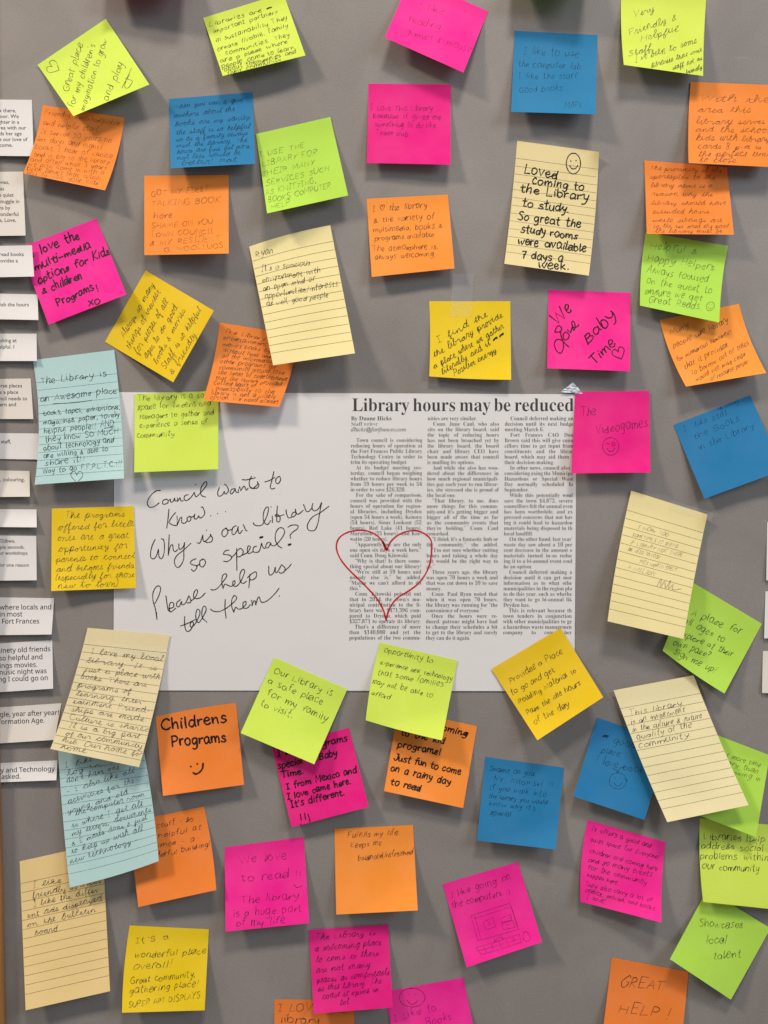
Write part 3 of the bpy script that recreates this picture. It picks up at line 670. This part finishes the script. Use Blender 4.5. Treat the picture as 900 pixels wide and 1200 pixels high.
N('lime', [(757, 272), (853, 288), (843, 378), (750, 358)], 'lime note reading Helpful and Happy Helpers, between two orange notes',
  [('Helpful &', 761, 291, 817, 298), ('Happy Helpers.', 758, 306, 840, 317), ('Always focused', 757, 319, 830, 331), ('on the quest to', 757, 332, 834, 344), ('ensure we get', 755, 344, 823, 353), ('Great Reads. \u263a', 759, 354, 836, 365)], 'faint', .8, slant=.15, bow=(-2, -2), lift=(.010, .012), cap=6)
N('orange', [(773, 375), (866, 356), (898, 437), (804, 453)], 'tilted orange note reading Many people use library, below the Helpers note',
  [('Many', 785, 393, 808, 383), ('people use library', 789, 408, 854, 377), ('for numerous resources', 793, 424, 858, 390), ('that it provides.', 802, 433, 855, 405), ('To borrow out of titles', 811, 441, 878, 403), ('would not miss class', 816, 447, 874, 417), ('of resource people', 833, 446, 877, 426)], 'ball', .65, slant=.3, cap=5, lift=(.009, .011), bow=(-3, -3))
N('cream', [(606, 165), (702, 178), (690, 323), (591, 309)], 'cream lined note in black marker with smiley, reading Loved coming to the Library',
  [('Loved', 614, 203, 654, 210), ('coming to', 623, 215, 685, 224), ('the Library', 609, 225, 690, 236), ('to study.', 611, 242, 668, 249), ('So great the', 606, 257, 681, 267), ('study rooms', 610, 272, 677, 281), ('were available', 606, 286, 687, 295), ('7 days a', 611, 302, 660, 307), ('week.', 630, 314, 668, 316)], 'marker', 1.5, slant=.05, jit=.9, lined=('rule', 13, .14, .0635, .45), cap=7.4,
  draw='smiley_drawing', extra=face(672, 191.5, 8.3, 12.2, 1.1), lift=(.010, .009), topl=(0, .006), stick=.16, bow=(1, 1.5))
N('cream', [(292, 289), (387, 264), (416, 414), (320, 428)], 'cream lined note headed Ryan, mostly blank, above the newspaper sheet',
  [('Ryan', 299, 301, 321, 297), ("It's a spacious", 306, 318, 364, 310), ('environment with', 307, 331, 376, 319), ('an open mind of', 308, 341, 369, 329), ('opportunities/interests', 310, 350, 396, 335), ('as well, good people', 312, 359, 385, 348)], 'ball', .8, slant=.25, lined=('rule', 13, .125, .0645, .55), cap=6, z0=.002, top=(-2, 0), stick=.1, lift=(.015, .015), power=1.2)
N('orange', [(257.4, 378), (350, 393), (327, 477), (238, 469)], 'orange note crowded with small script, half under the cream Ryan note',
  [('The Library is', 262, 389, 322, 402), ('entertainment', 261, 397, 313, 406), ('movies books by', 260.5, 405, 317, 413), ('Without fines and', 260, 412, 318, 420), ('all the information', 258.6, 419, 322, 426), ('other programs for', 257, 425, 324, 432), ('community would lose', 256, 432, 333, 439), ('the sense of togetherness', 255, 438, 336, 446), ('that the library provides', 252, 444, 330, 452), ('Cutting hours of', 250, 450, 300, 454), ('accessibility to the', 252, 457, 322, 461), ('library is not a viable', 247, 462, 323, 467), ('option. We need access', 246, 467, 326, 473)], 'ball', .6, slant=.35, cap=3.6, bow=(2.5, 3), lift=(.010, .010))
N('yellow', [(123, 400.5), (170.7, 317), (250.5, 364), (203, 448)], 'yellow note standing on a corner with steep writing, right of the pink multi-media note',
  [('Always so many', 145, 397, 181, 334), ('things of interest', 152, 410, 188, 342), ('for people of all', 162, 416, 197, 353), ('ages to do good.', 172, 421, 210, 358), ('books & movies', 184, 427, 218, 364), ('Staff is so helpful', 193, 433, 236, 363), ('& friendly.', 202, 440, 232, 390)], 'ball', .65, 'cursive', .3, lift=(.012, .012), cap=5)
N('orange', [(429.5, 233), (525, 228), (532.6, 314.5), (435.6, 324.5)], 'orange note with a small heart reading the library and the variety of multimedia',
  [('I \u2665 the library', 436, 248, 501, 243), ('& the variety of', 438, 261, 509, 256), ('multimedia, books &', 437, 272, 519, 267), ('programs available', 438.7, 282.5, 509, 277), ('The atmosphere is,', 436, 294, 514, 291), ('always welcoming.', 439, 304, 511, 300)], 'ball', .7, lift=(.009, .011), cap=5)
N('yellow', [(503, 353), (598, 353), (599, 445), (503, 441)], 'yellow note under a strip of tape, reading I find the library provide',
  [('I find the', 513, 402, 572, 370), ('the library provide', 508.7, 419, 590, 371), ('a place where we gather', 508.7, 433, 591, 384), ('literally and it ##', 518, 439, 592, 394), ('Positive energy', 532, 441, 582, 412)], 'fine', .7, 'cursive', .25, cap=5, lift=(.006, .005), bow=(1, 0), bot=(1, 1))
N('pink', [(642.6, 339.6), (739, 343), (738, 435), (641.4, 431.6)], 'pink note in bold marker reading We Love Baby Time with a heart',
  [('We', 652, 381, 671, 363), ('Baby', 688, 404, 724, 369), ('Time', 697, 428, 722, 402)], 'marker', 1.45, slant=.15, cap=9.5,
  extra=[('heart_drawing', heart(725.5, 414.5, 6.8, -.42, 1.15)), ('handwriting', lambda I: (I.path('155,440 125,440 150,385 180,390 190,420 165,445|180,440 185,480 205,540 205,600 180,645 140,620 120,560 140,515 190,520 230,560 258,585|225,440 205,470 215,515 245,510 262,475 240,445 225,440|245,420 275,450* 290,395 295,400 305,425 320,395 310,345 290,340 290,370 310,400 345,385 350,370', 1.3, (635, 335), 1/8.18)))], lift=(.009, .009))
N('pink', [(22.4, 290.6), (113, 256), (148, 345), (57, 380.5)], 'pink note in marker reading We love the multi-media options for Kids',
  [('We love the', 24, 306, 94, 279), ('multi-media', 41, 317, 107, 290), ('options for Kids', 45, 332, 130, 297), ('& children', 49, 345, 97, 326), ('Programs', 67, 359, 111, 339), ('!', 114, 342, 117, 341), ('xo', 104, 359, 119, 354)], 'marker', 1.5, slant=.1, cap=6.6, lift=(.007, .009))
N('teal', [(38.4, 422), (133.8, 410), (145.4, 560.6), (40.5, 568)], 'pale teal lined note reading an Awesome place, a heart at its foot',
  [('The Library is', 47, 450, 126, 441), ('an Awesome place', 47, 471, 138, 460), ('-books, tapes, exhibitions,', 47, 487, 141, 479), ('magazines, paper, lovely', 50.6, 498, 140, 488), ('helpful people!! AND', 51, 508, 134, 499), ('they know SO MUCH', 53, 518, 139, 508), ('about technology and', 51, 528, 134, 518), ('are willing & able to', 51, 537, 127, 528), ('share it!!', 52, 546, 100, 540), ('Way to go F.F.P.L.T.C.!!!', 50, 555, 143, 546)], 'fine', .68, lined=('tealrule', 13, .185, .0625, .5), cap=5.2, bow=(6, 2), lift=(.009, .010), z0=.001,
  extra=[('heart_drawing', heart(90, 559, 6.5, 0, .6)), ('underline', lambda I: I.path('62,473 85,472 108,469', .6)), ('underline', lambda I: I.path('122,502 134,500', .6))])
N('green', [(158, 461.7), (256, 458), (255.6, 549.8), (157.3, 553.5)], 'lime note reading The library is a safe space for tweens, on the white sheet',
  [('The library is a safe', 161, 470, 247, 465), ('space for tweens and', 161, 480, 248, 475), ('teenagers to gather and', 163, 491, 251, 486), ('experience a sense of', 163, 502, 244, 496), ('community', 160, 513, 205, 511)], 'ball', .68, cap=5, z0=.0014, lift=(.008, .010))
N('yellow', [(60.7, 596), (156.5, 593), (159.3, 689), (60, 692.6)], 'yellow note reading The programs offered for little ones, left of the white sheet',
  [('The programs', 74.7, 608, 146, 605), ('offered for little', 67, 622, 157, 616), ('ones are a great', 67, 634, 151, 630), ('opportunity for', 68, 647, 149, 642), ('parents to connect', 65, 659, 158, 654), ('and become friends', 65, 670, 157, 665), ('(especially for those', 64, 680, 158, 676), ('new to town)', 67, 689.5, 139, 687)], 'ball', .6, 'cursive', .25, cap=5.2, z0=.0014, lift=(.006, .007))
N('magenta', [(674, 459), (761, 458), (762, 553.7), (669.8, 554.8)], 'pink note over the headline\'s end, reading The Videogames with a winking face',
  [('The', 680, 487, 699, 486), ('Videogames', 699, 509, 760, 499)], 'pencil', .85, draw='winking_face_drawing', extra=face(715.7, 523, 9.5, 10.3, .85, True), cap=7.5, z0=.0016, lift=(.007, .008))
N('blue', [(789.4, 498), (879, 463), (917, 551), (825.5, 584.6)], 'tilted blue note at the right edge, faint writing about Books in the Library',
  [('actually', 842, 481, 866, 471), ('I  like still', 801, 506, 853, 486), ('the Books', 813, 515, 868, 493), ('in the Library!', 819, 528, 888, 499)], 'navy', .6, cap=5.5, lift=(.008, .010))
N('cream', [(739.7, 575), (829, 602.8), (801, 748.7), (712, 728)], 'cream lined note with small grey capitals and a signature, right of the sheet',
  [('I WORK TOO', 747, 619, 783, 629), ('SOMETIMES IT SEEMS', 740, 628, 794, 642), ('IF LIBRARY NOT THERE', 738, 637, 800, 653), ('WE NEED TO LOSE', 735, 645, 773, 655), ('THIS WORTH SPENT', 748, 660, 793, 670), ('A MILLION', 735, 666, 767, 675)], 'faint', .65, slant=.3, cap=3.4, lined=('rule', 13, .15, .063, .5), z0=.0022, bow=(-2, -1), lift=(.013, .013), power=1.25,
  draw='signature', extra=lambda I: I.path('770,687 775,678 774,688 779,681 780,689 786,680 783,690 789,685 788,691 798,690', .7), topl=(0, .005))
N('lime', [(812.5, 683), (893, 731), (849, 812.7), (776.5, 762.5)], 'lime note reading A place for all ages, tucked under a cream lined note',
  [('A place for', 809, 721, 868, 743), ('all ages to', 800, 729, 848, 753), ('explore at their', 796, 744, 858, 770), ('own pace?', 788, 755, 831, 771), ('Sign me up!', 788, 766, 838, 789)], 'ball', .85, 'print', .2, cap=6, lift=(.007, .009), bow=(-1.5, 0), bot=(1.5, 0))
N('yellow', [(576, 784), (657, 736), (707, 817), (629.7, 867.5)], 'yellow note overlapping the bottom right corner of the white sheet',
  [('Provides a Place', 598, 801, 660, 765), ('to go and get', 600, 815, 651, 787), ('Reading Material to', 608, 826, 676, 787), ('Pass the idle hours', 618, 838, 681, 802), ('of the day', 626, 849, 668, 827)], 'ball', .85, slant=.15, cap=5.2, z0=.0021, lift=(.011, .010))
N('green', [(321.6, 770.6), (407, 807.7), (368.3, 895.6), (282, 859)], 'lime note reading Our Library is a safe place for my family to visit',
  [('Our Library is', 320, 788, 389, 816), ('a safe place', 312, 800, 378, 826), ('for my family', 312, 814, 383, 846), ('to visit.', 304, 826, 343, 842)], 'ball', .85, cap=6, z0=.0016, lift=(.010, .012))
N('green', [(445.6, 753), (536, 774), (518, 867.6), (428.6, 844)], 'lime note below the article, reading opportunity to experience new technology',
  [('opportunity to', 450, 764, 508, 777), ('experience new technology', 445, 778, 530, 798), ('that some families', 442, 790, 520, 805), ('may not be able to', 436, 801, 507, 817), ('afford', 434, 814, 457, 820)], 'ball', .75, slant=.15, cap=5.5, z0=.0016, lift=(.012, .012), bow=(-2, 0), bot=(1, 0))
N('magenta', [(318.7, 876.7), (408.8, 852.7), (432, 945.5), (342, 969.5)], 'pink note in black marker reading I from Mexico and I love came here',
  [('I love programs', 325, 887, 408, 868), ('special to Baby', 326, 901, 396, 885), ('Time.', 330, 912, 357, 906), ('I from Mexico and', 336, 925, 419, 905), ('I love came here.', 337, 937, 412, 918), ("It's different.", 341, 947, 405, 931)], 'marker', 1.45, cap=5.6, jit=.8, lift=(.009, .010),
  draw='smiley_drawing', extra=lambda I: I.path('352,954 353,961|357,953 358,960|352,966 360,967 363,962 361,954', 1.3))
N('orange', [(466.5, 831), (559, 851), (542.7, 947), (450, 927)], 'orange note in black marker reading Just fun to come on a rainy day to read',
  [('I enjoy coming', 470, 844, 548, 863), ('to the kid', 469, 861, 521, 872), ('programs!', 465, 875, 517, 885), ('Just fun to come', 461, 890, 540, 908), ('on a rainy day', 457, 903, 528, 920), ('to read', 457, 919, 493, 928)], 'marker', 1.45, cap=5.6, jit=.8, lift=(.009, .010))
N('dorange', [(182.4, 840), (276.6, 824), (286, 919.6), (191, 932.7)], 'orange note in thick black marker reading Childrens Programs with a smile',
  [('Childrens', 189, 856, 267, 846), ('Programs', 201, 875, 266, 869)], 'marker', 2.0, slant=0, jit=.45, cap=9, top=(-1.5, 0), lift=(.009, .010),
  draw='smiley_drawing', extra=lambda I: I.path('223.4,898 223.8,898.4|231,895 231.4,895.4|226.4,905.5 229,907 233,905.5 237,901 238,894.8', 2.1))
N('ivory', [(102.7, 735.6), (199, 744), (163, 899), (59, 877.6)], 'cream lined note filled with script, overlapping the bottom left corner of the white sheet',
  [('I love my local', 106, 766, 191, 775), ('library. It is', 101, 776, 184, 785), ('just a place with', 98, 786, 187, 796), ('books. There are', 94, 795, 172, 805), ('programs of', 90, 805, 153, 813), ('learning, enter-', 88, 815, 171, 825), ('tainment. Friend-', 85, 824, 176, 836), ('ships are made.', 82, 833, 173, 846), ('Culture is shared', 80, 843, 176, 858), ('It is a big part', 80, 852, 163, 866), ('of our community', 76, 861, 167, 877), ('hub. Our home for', 72, 869, 168, 887), ('home.', 70, 877, 104, 883)], 'ball', .62, 'cursive', .25, lined=('rule', 14, .135, .0625, .5), cap=4.4, z0=.002, bow=(2.5, 2), lift=(.012, .014), power=1.3)
N('teal', [(68, 880), (167, 872), (186, 1009), (81.7, 1040)], 'pale teal lined note full of script, below a cream lined note',
  [('I like to', 76, 900, 126, 887), ('log-in. I', 79, 909, 134, 893), ("don't have one", 78, 918, 140, 901), ('- I also like all', 78, 930, 158, 905), ('activities for the', 79, 942, 158, 917), ('young and old', 79, 954, 151, 930), ('the computer room', 88, 956, 170, 933), ('is where I get all', 84, 970, 168, 944), ('my letters, documents', 84, 980, 177, 951), ('& E mails done & just', 84, 991, 173, 960), ('to keep up with all', 84, 1001, 168, 973), ('new technology -', 82, 1012, 163, 986)], 'ball', .62, 'cursive', .25, lined=('tealrule', 13, .14, .0635, .5), cap=4.5, z0=.0022, lift=(.012, .013), bow=(-1, 2), bot=(2, 0))
N('buff', [(23, 1009.4), (120, 988), (129, 1161.5), (30, 1184)], 'cream lined note at the lower left, friendly services and ads displayed on bulletin board',
  [('I like', 38, 1041, 72, 1034), ('friendly services', 38, 1053, 119, 1034), ('I like the differ-', 39, 1063, 119, 1044), ('ent ads displayed', 32, 1076, 120, 1055), ('on the bulletin', 32, 1087, 113, 1068), ('board', 40, 1096, 68, 1091)], 'ball', .68, 'cursive', .25, lined=('rule', 13, .15, .062, .5), cap=4.6, lift=(.009, .010))
N('dorange', [(148, 964), (239, 945), (253.4, 1043), (162, 1063)], 'orange note reading staff so helpful, half under the lower teal note',
  [('Great staff - so', 153, 976, 227, 962), ('helpful at', 185, 982, 236, 972), ('all times - a', 163, 997, 228, 986), ('wonderful building!', 165, 1010, 247, 991)], 'ball', .75, slant=.35, cap=4.6, lift=(.010, .010), bow=(1, 2))
N('yellow', [(152, 1084.5), (244.8, 1089), (239.8, 1184), (143, 1186.8)], 'yellow note at the bottom reading It\'s a wonderful place overall, SUPER ART DISPLAYS',
  [("It's a", 158, 1106, 199, 1101), ('wonderful place', 157, 1123, 242, 1117), ('overall!', 155, 1137, 202, 1133), ('Great community,', 152, 1153, 229, 1145), ('gathering place!', 151, 1165, 233, 1155), ('SUPER ART DISPLAYS.', 150, 1181, 237, 1169)], 'ball', .75, slant=.3, cap=6, lift=(.008, .009), bow=(-2, 0))
N('pink', [(263.3, 993), (356, 980.7), (362.3, 1081.8), (264.3, 1091.8)], 'pink note reading We love to read, with two exclamation marks',
  [('We love', 281, 1012, 337, 1006), ('to read !!', 282, 1033, 355, 1028), ('The library', 282, 1059, 351, 1053), ('is a huge part', 273, 1075, 354, 1068), ('of my life', 276, 1086, 335, 1082)], 'pencil', .8, cap=7, draw='smiley_drawing', extra=lambda I: I.path('344,1036 348,1040 354,1038', .8), lift=(.011, .012))
N('orange', [(391.8, 971.3), (484, 966.7), (489.5, 1066.9), (394, 1071.8)], 'orange note reading Fulfills my life, Keeps me balanced, mostly blank',
  [('Fulfills my life.', 407, 982, 469, 978), ('Keeps me', 410, 994, 447, 990), ('balanced/refreshed', 419, 1009, 484, 1001)], 'ball', .75, slant=.3, cap=4.6, lift=(.010, .011))
N('magenta', [(362, 1089.6), (454.7, 1083.3), (460.3, 1180.7), (367.6, 1188)], 'pink note full of faint script reading The Library is a welcoming place',
  [('The Library is', 369, 1101, 440, 1096), ('a welcoming place', 368, 1115, 447, 1107), ('to come to there', 369, 1128, 444, 1120), ('are not many', 370, 1140, 434, 1133), ('places as comfortable', 371, 1152, 457, 1142), ('as this library. The', 372, 1162, 447, 1152), ('coast it opens in', 377, 1171, 444, 1162), ('lot.', 398, 1178, 411, 1176)], 'pencil', .8, 'cursive', .35, cap=5, z0=.001, lift=(.008, .011))
N('dorange', [(321.5, 1171), (415, 1172), (416, 1266), (321, 1266)], 'orange note at the bottom edge reading I LOVE THE library',
  [('I LOVE THE', 325, 1184, 409, 1187), ('library', 328, 1199, 376, 1200)], 'ball', .9, cap=7, lift=(.009, .009))
N('pink', [(451, 1162), (543, 1145.5), (562, 1240), (468, 1258)], 'pink note cut by the bottom edge with a large round smiley',
  [('I Like to', 462, 1197, 512, 1184), ('Books.', 499, 1203, 533, 1194)], 'pencil', .7, draw='smiley_drawing', extra=face(483, 1169, 15, 11, .75), cap=7, lift=(.010, .010))
def pc(I):
    p = (440, 940); k = 1/3.4615
    I.path('388,460* 545,410* 582,515* 415,562* 388,460|400,472* 548,425|402,458* 428,556|553,428 575,510|437,488* 475,467* 487,505* 448,518* 437,488|455,500* 462,485* 468,497* 455,500|505,472* 548,455* 553,478* 512,488* 505,472|512,492* 558,480* 566,508* 520,518* 512,492|540,470 555,465|530,500 552,492|480,548* 485,565|510,540* 518,558|478,570* 525,552* 500,548* 478,570|408,590* 430,618* 592,568* 583,535* 408,590|418,603 588,552|440,583 452,610|470,573 480,603|500,563 512,593|530,555 542,584|556,545 568,575|598,545 602,528 616,528 628,550 618,564 602,560 598,545', .62, p, k, 4, False)
N('pink', [(518.6, 1036), (607, 1010), (635, 1104), (547, 1133.6)], 'pink note with a pencil drawing of a computer, keyboard and mouse',
  [('I like going on', 528, 1052, 599, 1030), ('the computers :)', 530, 1064, 598, 1047)], 'pencil', .75, cap=6, lift=(.009, .012), draw='computer_drawing', extra=pc)
N('blue', [(568.8, 887), (661, 899.7), (651, 995.6), (559, 985)], 'blue note beginning Shame on you, left of the darker blue note',
  [('Shame on you', 573, 903, 626, 909), ('Mr. Kitowski !!!', 578, 915, 649, 923), ('If you walk into', 573, 925, 640, 934), ('the library you would', 572, 935, 641, 943), ("know why it's", 573, 944, 628, 950), ('special', 574, 954, 599, 957)], 'navy', .7, slant=.15, cap=4.6, lift=(.008, .009))
def apple(I):
    face(724, 915, 10, 9.5, .65, False)(I); I.path('724,905 727,900 733,898|724,904 718,900|731,912 736,915', .65)
N('blue', [(699.5, 841), (783, 869), (755.5, 961), (672, 933)], 'darker blue note with a round face drawing, half under a cream lined note',
  [('# good', 704, 866, 745, 878), ('place.', 704, 881, 729, 888), ('I love books', 696, 893, 760, 908)], 'navy', .65, cap=6, draw='face_drawing', extra=apple, lift=(.007, .009))
N('ivory', [(719, 809), (812.8, 791.3), (877.3, 943.5), (782, 963.5)], 'cream lined note reading This library is an investment, over blue and lime notes',
  [('This library', 737, 839, 800, 827), ('is an investment', 739, 849, 803, 834), ('in the culture & future', 741, 858, 823, 841), ('quality of the', 746, 867, 811, 852), ('community.', 748, 877, 811, 863)], 'ball', .75, slant=.25, lined=('rule', 13, .138, .0635, .5), cap=5, z0=.0035, lift=(.013, .014), power=1.1, bow=(-1.5, -1.5))
N('lime', [(813, 851), (902, 885), (886, 981), (797, 947)], 'lime note reading more time, mostly hidden by the cream investment note',
  [('want more time', 836, 883, 891, 899), ('library than', 838, 891, 888, 907), ('growing in', 851, 904, 891, 916)], 'faint', .7, cap=4.5, slant=.2, lift=(.009, .010), z0=.001)
N('green', [(820, 958.7), (918, 968), (920, 1067), (824, 1057)], 'lime note at the right edge reading Libraries help address social problems',
  [('Libraries help', 824, 983, 897, 987), ('address social', 821, 994, 895, 998), ('problems within', 820, 1006, 901, 1009), ('our community', 822, 1018, 890, 1022)], 'ball', .85, cap=6, bow=(-2, 0), lift=(.009, .010))
N('pink', [(689, 961), (780, 986.7), (775, 1081), (680.5, 1056.8)], 'pink note densely written, reading It offers a good and quiet space for Everyone',
  [('It offers a good and', 693, 973, 763, 994), ('quiet space for Everyone!', 691, 985, 773, 1007), ('Children love coming here', 690, 999, 770, 1021), ('and so many events', 689, 1009, 764, 1028), ('for the community', 688, 1018, 758, 1037), ('happen here.', 687, 1027, 725, 1037), ('They also carry a lot of', 685, 1038, 765, 1057), ('comics, movies, and books', 685, 1045, 768, 1067), ('I love!', 687, 1053, 709, 1059)], 'fine', .55, cap=4.6, bow=(-3.5, -2), lift=(.009, .011))
N('lime', [(829, 1042), (903, 1088), (856.5, 1171.5), (785, 1124)], 'lime note reading Showcases local talent, at the lower right',
  [('Showcases', 819, 1086, 871, 1088), ('local', 827, 1105, 852, 1106), ('talent', 835, 1124, 869, 1122)], 'faint', .95, cap=7.5, lift=(.009, .009), z0=.0016)
N('dorange', [(717, 1122), (807, 1139), (797, 1236), (705, 1220)], 'orange note at the bottom edge reading GREAT HELP in thin capitals',
  [('GREAT', 725, 1156, 778, 1160), ('HELP !', 724, 1186, 785, 1194)], 'fine', .85, slant=.35, cap=9, lift=(.007, .008))
N('lime', [(600, -104), (692, -106), (690, -6), (603, -4)], 'lime note just beyond the top edge of the picture, above the blue one', lift=(.018, .018))
N('magenta', [(128, -100), (222, -104), (214, -7), (122, -4)], 'pink note just beyond the top edge, above the heart-marked lime one', lift=(.016, .016))

# ------------------------------------------------------------------ printed paper slips at the sides
def slip(c, label, lines, size=6.4, mode='plain', off=0.0, rot=0.0, colr='white', xs=1.0, **kw):
    kw.setdefault('lift', (.002, .004)); kw.setdefault('wave', .0003); kw.setdefault('stick', .05)
    s = Sheet(c, **kw); ob = s.mesh('paper_slip', MAT['paper_'+colr], 16, 10); tag(ob, label, 'paper slip', 'printed slips along the edges of the board')
    if lines:
        t = Type()
        for txt, xe, y in lines: t.line(txt, 0, y, size, mode, off+.008, 2, xs, end=xe, rot=rot)
        t.put(s, 'printed_text', 'print')
    return s
SL = [
 ([(-60, 116), (37.4, 117), (39.4, 183), (-60, 182)], 'white slip topmost at the left edge, beside the first orange note', [('work there,', 19, 131.5), ('the door. We', 22, 138.3), ('daughter in a', 22.5, 145), ('area with our', 30.5, 151.7), ('finds her age', 25.5, 158.5), ('share our love of', 32, 165.3), ('to come.', 15, 172)], {}),
 ([(-60, 202), (27, 201), (30, 276), (-60, 277)], 'off-white slip whose text ends Love, second from the top at the left edge', [('movies,', 11, 215.5), ('as', 5, 223), ('the quiet', 16, 230.5), ('snuggle in', 23, 238), ('programs by', 12, 245.5), ('wonderful', 22, 253), ('Love, Love,', 19, 260)], dict(colr='slip')),
 ([(-60, 289), (37.4, 287.5), (40, 324), (-60, 326)], 'white slip overlapping the left corner of the pink multi-media note', [('to read books', 28, 300), ('provides a', 21, 307.5)], dict(z0=.004)),
 ([(-60, 343), (44, 345), (45, 375), (-60, 373)], 'white slip ending wish the hours, left of the pink note', [('wish the hours', 34, 359)], dict(z0=.0025)),
 ([(-60, 391), (42.8, 391), (43.2, 423), (-60, 423)], 'white slip ending looking at, just above the upper teal note', [('looking at', 19.5, 401), ('helpful. I', 17, 408.5)], {}),
 ([(-60, 445), (36, 443.5), (39, 491), (-60, 491)], 'off-white slip ending council needs to, left of the teal note', [('worse places', 26, 454), ("It's a place", 21.5, 461.5), ('Council needs to', 32, 469), ('concern and', 19, 476)], dict(colr='slip', lift=(.001, .002))),
 ([(-60, 507), (46, 508), (47, 538.5), (-60, 537)], 'white slip ending staff, partly under the upper teal note', [('staff,', 13, 519.5)], dict(lift=(.0004, .0007))),
 ([(-60, 550), (34.6, 552), (35, 582), (-60, 583)], 'cream slip ending colouring, just below the teal note\'s corner', [('like, colouring,', 29, 564)], dict(colr='slip')),
 ([(-60, 596), (42.8, 597), (43, 618), (-60, 617)], 'narrow blank white slip left of the yellow programs note', [], {}),
 ([(-60, 627), (42.5, 628), (43, 680), (-60, 681)], 'white slip ending for one reason, left of the yellow programs note', [('Ojibwe,', 18, 635.8), ('couple seconds.', 29, 643), ('or workshops', 32.5, 650), ('for one reason', 34, 664)], dict(size=5.9)),
 ([(-60, 699), (63.5, 701), (60.5, 743.5), (-60, 745)], 'white slip in larger type ending Fort Frances', [('- where locals and', 60.5, 714), ('in most', 26.3, 722.3), ('the Fort Frances', 46.3, 730.5)], dict(size=7.7, mode='sans', off=.004, rot=-.006)),
 ([(-60, 758), (61.3, 750), (62.3, 807), (-60, 815)], 'white slip in larger type beginning ninety old friends', [('ninety old friends', 59.3, 763), ('was so helpful and', 50.3, 772.3), ('meetings movies.', 44, 781.3), ('music night was', 55, 788.7), ('Omg I could go on', 56.6, 796.8)], dict(size=7.7, mode='sans', off=.004, rot=-.035)),
 ([(-60, 833), (72, 824), (64, 867), (-60, 875)], 'off-white slip ending year after year? beside the cream lined note', [('struggle, year after year?', 69.8, 837.5), ('Information Age.', 52.3, 846.8)], dict(size=7.7, mode='sans', off=.004, rot=-.035, colr='slip')),
 ([(-60, 897), (67.3, 891), (66, 914.3), (-60, 919)], 'white slip ending asked, lowest at the left edge', [('Library and Technology', 64.2, 903.5), ('we asked.', 24.3, 912.3)], dict(size=7.7, mode='sans', off=.004, rot=-.03)),
 ([(899, 612), (980, 610), (980, 682), (898, 680)], 'sliver of a white slip highest of three at the right edge', [], {}),
 ([(897, 693), (980, 690), (980, 750), (895.5, 748)], 'sliver of a white slip middle of three at the right edge', [], {}),
 ([(894, 763), (980, 760), (980, 815), (893, 812)], 'sliver of a white slip lowest of three at the right edge', [], dict(colr='slip')),
]
for c, lab, ln, kw in SL: slip(c, lab, ln, **kw)

# ------------------------------------------------------------------ tape
def tape(c, label, z, mat=None, n=8, th=.00005):
    s = Sheet(c, z0=z, lift=(0, 0), stick=.9, wave=0); ob = s.mesh('tape_strip', mat or MTAPE, n, n, th)
    tag(ob, label, 'tape', 'clear tape strips'); return ob
tape([(531, 321), (555, 321), (552, 371), (527, 371)], 'clear tape strip running down onto the top of the yellow find note', .0012)
tape([(131, 756), (197, 762.5), (196, 772), (130, 765)], 'shiny clear tape across the top of the cream local library note', .0034)
tape([(786, 586), (836, 601), (834, 611), (784, 596)], 'shiny clear tape across the top corner of the cream capitals note', .0035)
# the crumpled tab by the headline: a small folded triangle
rnd = random.Random(3); V = []; F = []; n = 9
A0, B0, C0 = np.array([671.5, 447.5]), np.array([657, 459.5]), np.array([683, 461.5])
for i in range(n+1):
    for j in range(i+1):
        a = 1-i/n; b = (i-j)/n; c = j/n; P = A0*a+B0*b+C0*c
        V.append(world(np.array([P[0]+rnd.uniform(-.3, .3)]), np.array([P[1]+rnd.uniform(-.3, .3)]), np.array([.0014+rnd.random()*.0012]))[0])
idx = lambda i, j: i*(i+1)//2+j
for i in range(n):
    for j in range(i+1):
        F.append((idx(i, j), idx(i+1, j), idx(i+1, j+1)))
        if j < i: F.append((idx(i, j), idx(i+1, j+1), idx(i, j+1)))
k = len(V); V = V+[v+np.array([0, .0003, 0]) for v in V]; F = F+[tuple(x+k for x in reversed(f)) for f in F]
o = link('tape_tab', V, F, MCRINK, None, V[0], smooth=False); tag(o, 'crumpled silvery tape tab peeking over the end of the headline', 'tape', 'clear tape strips')
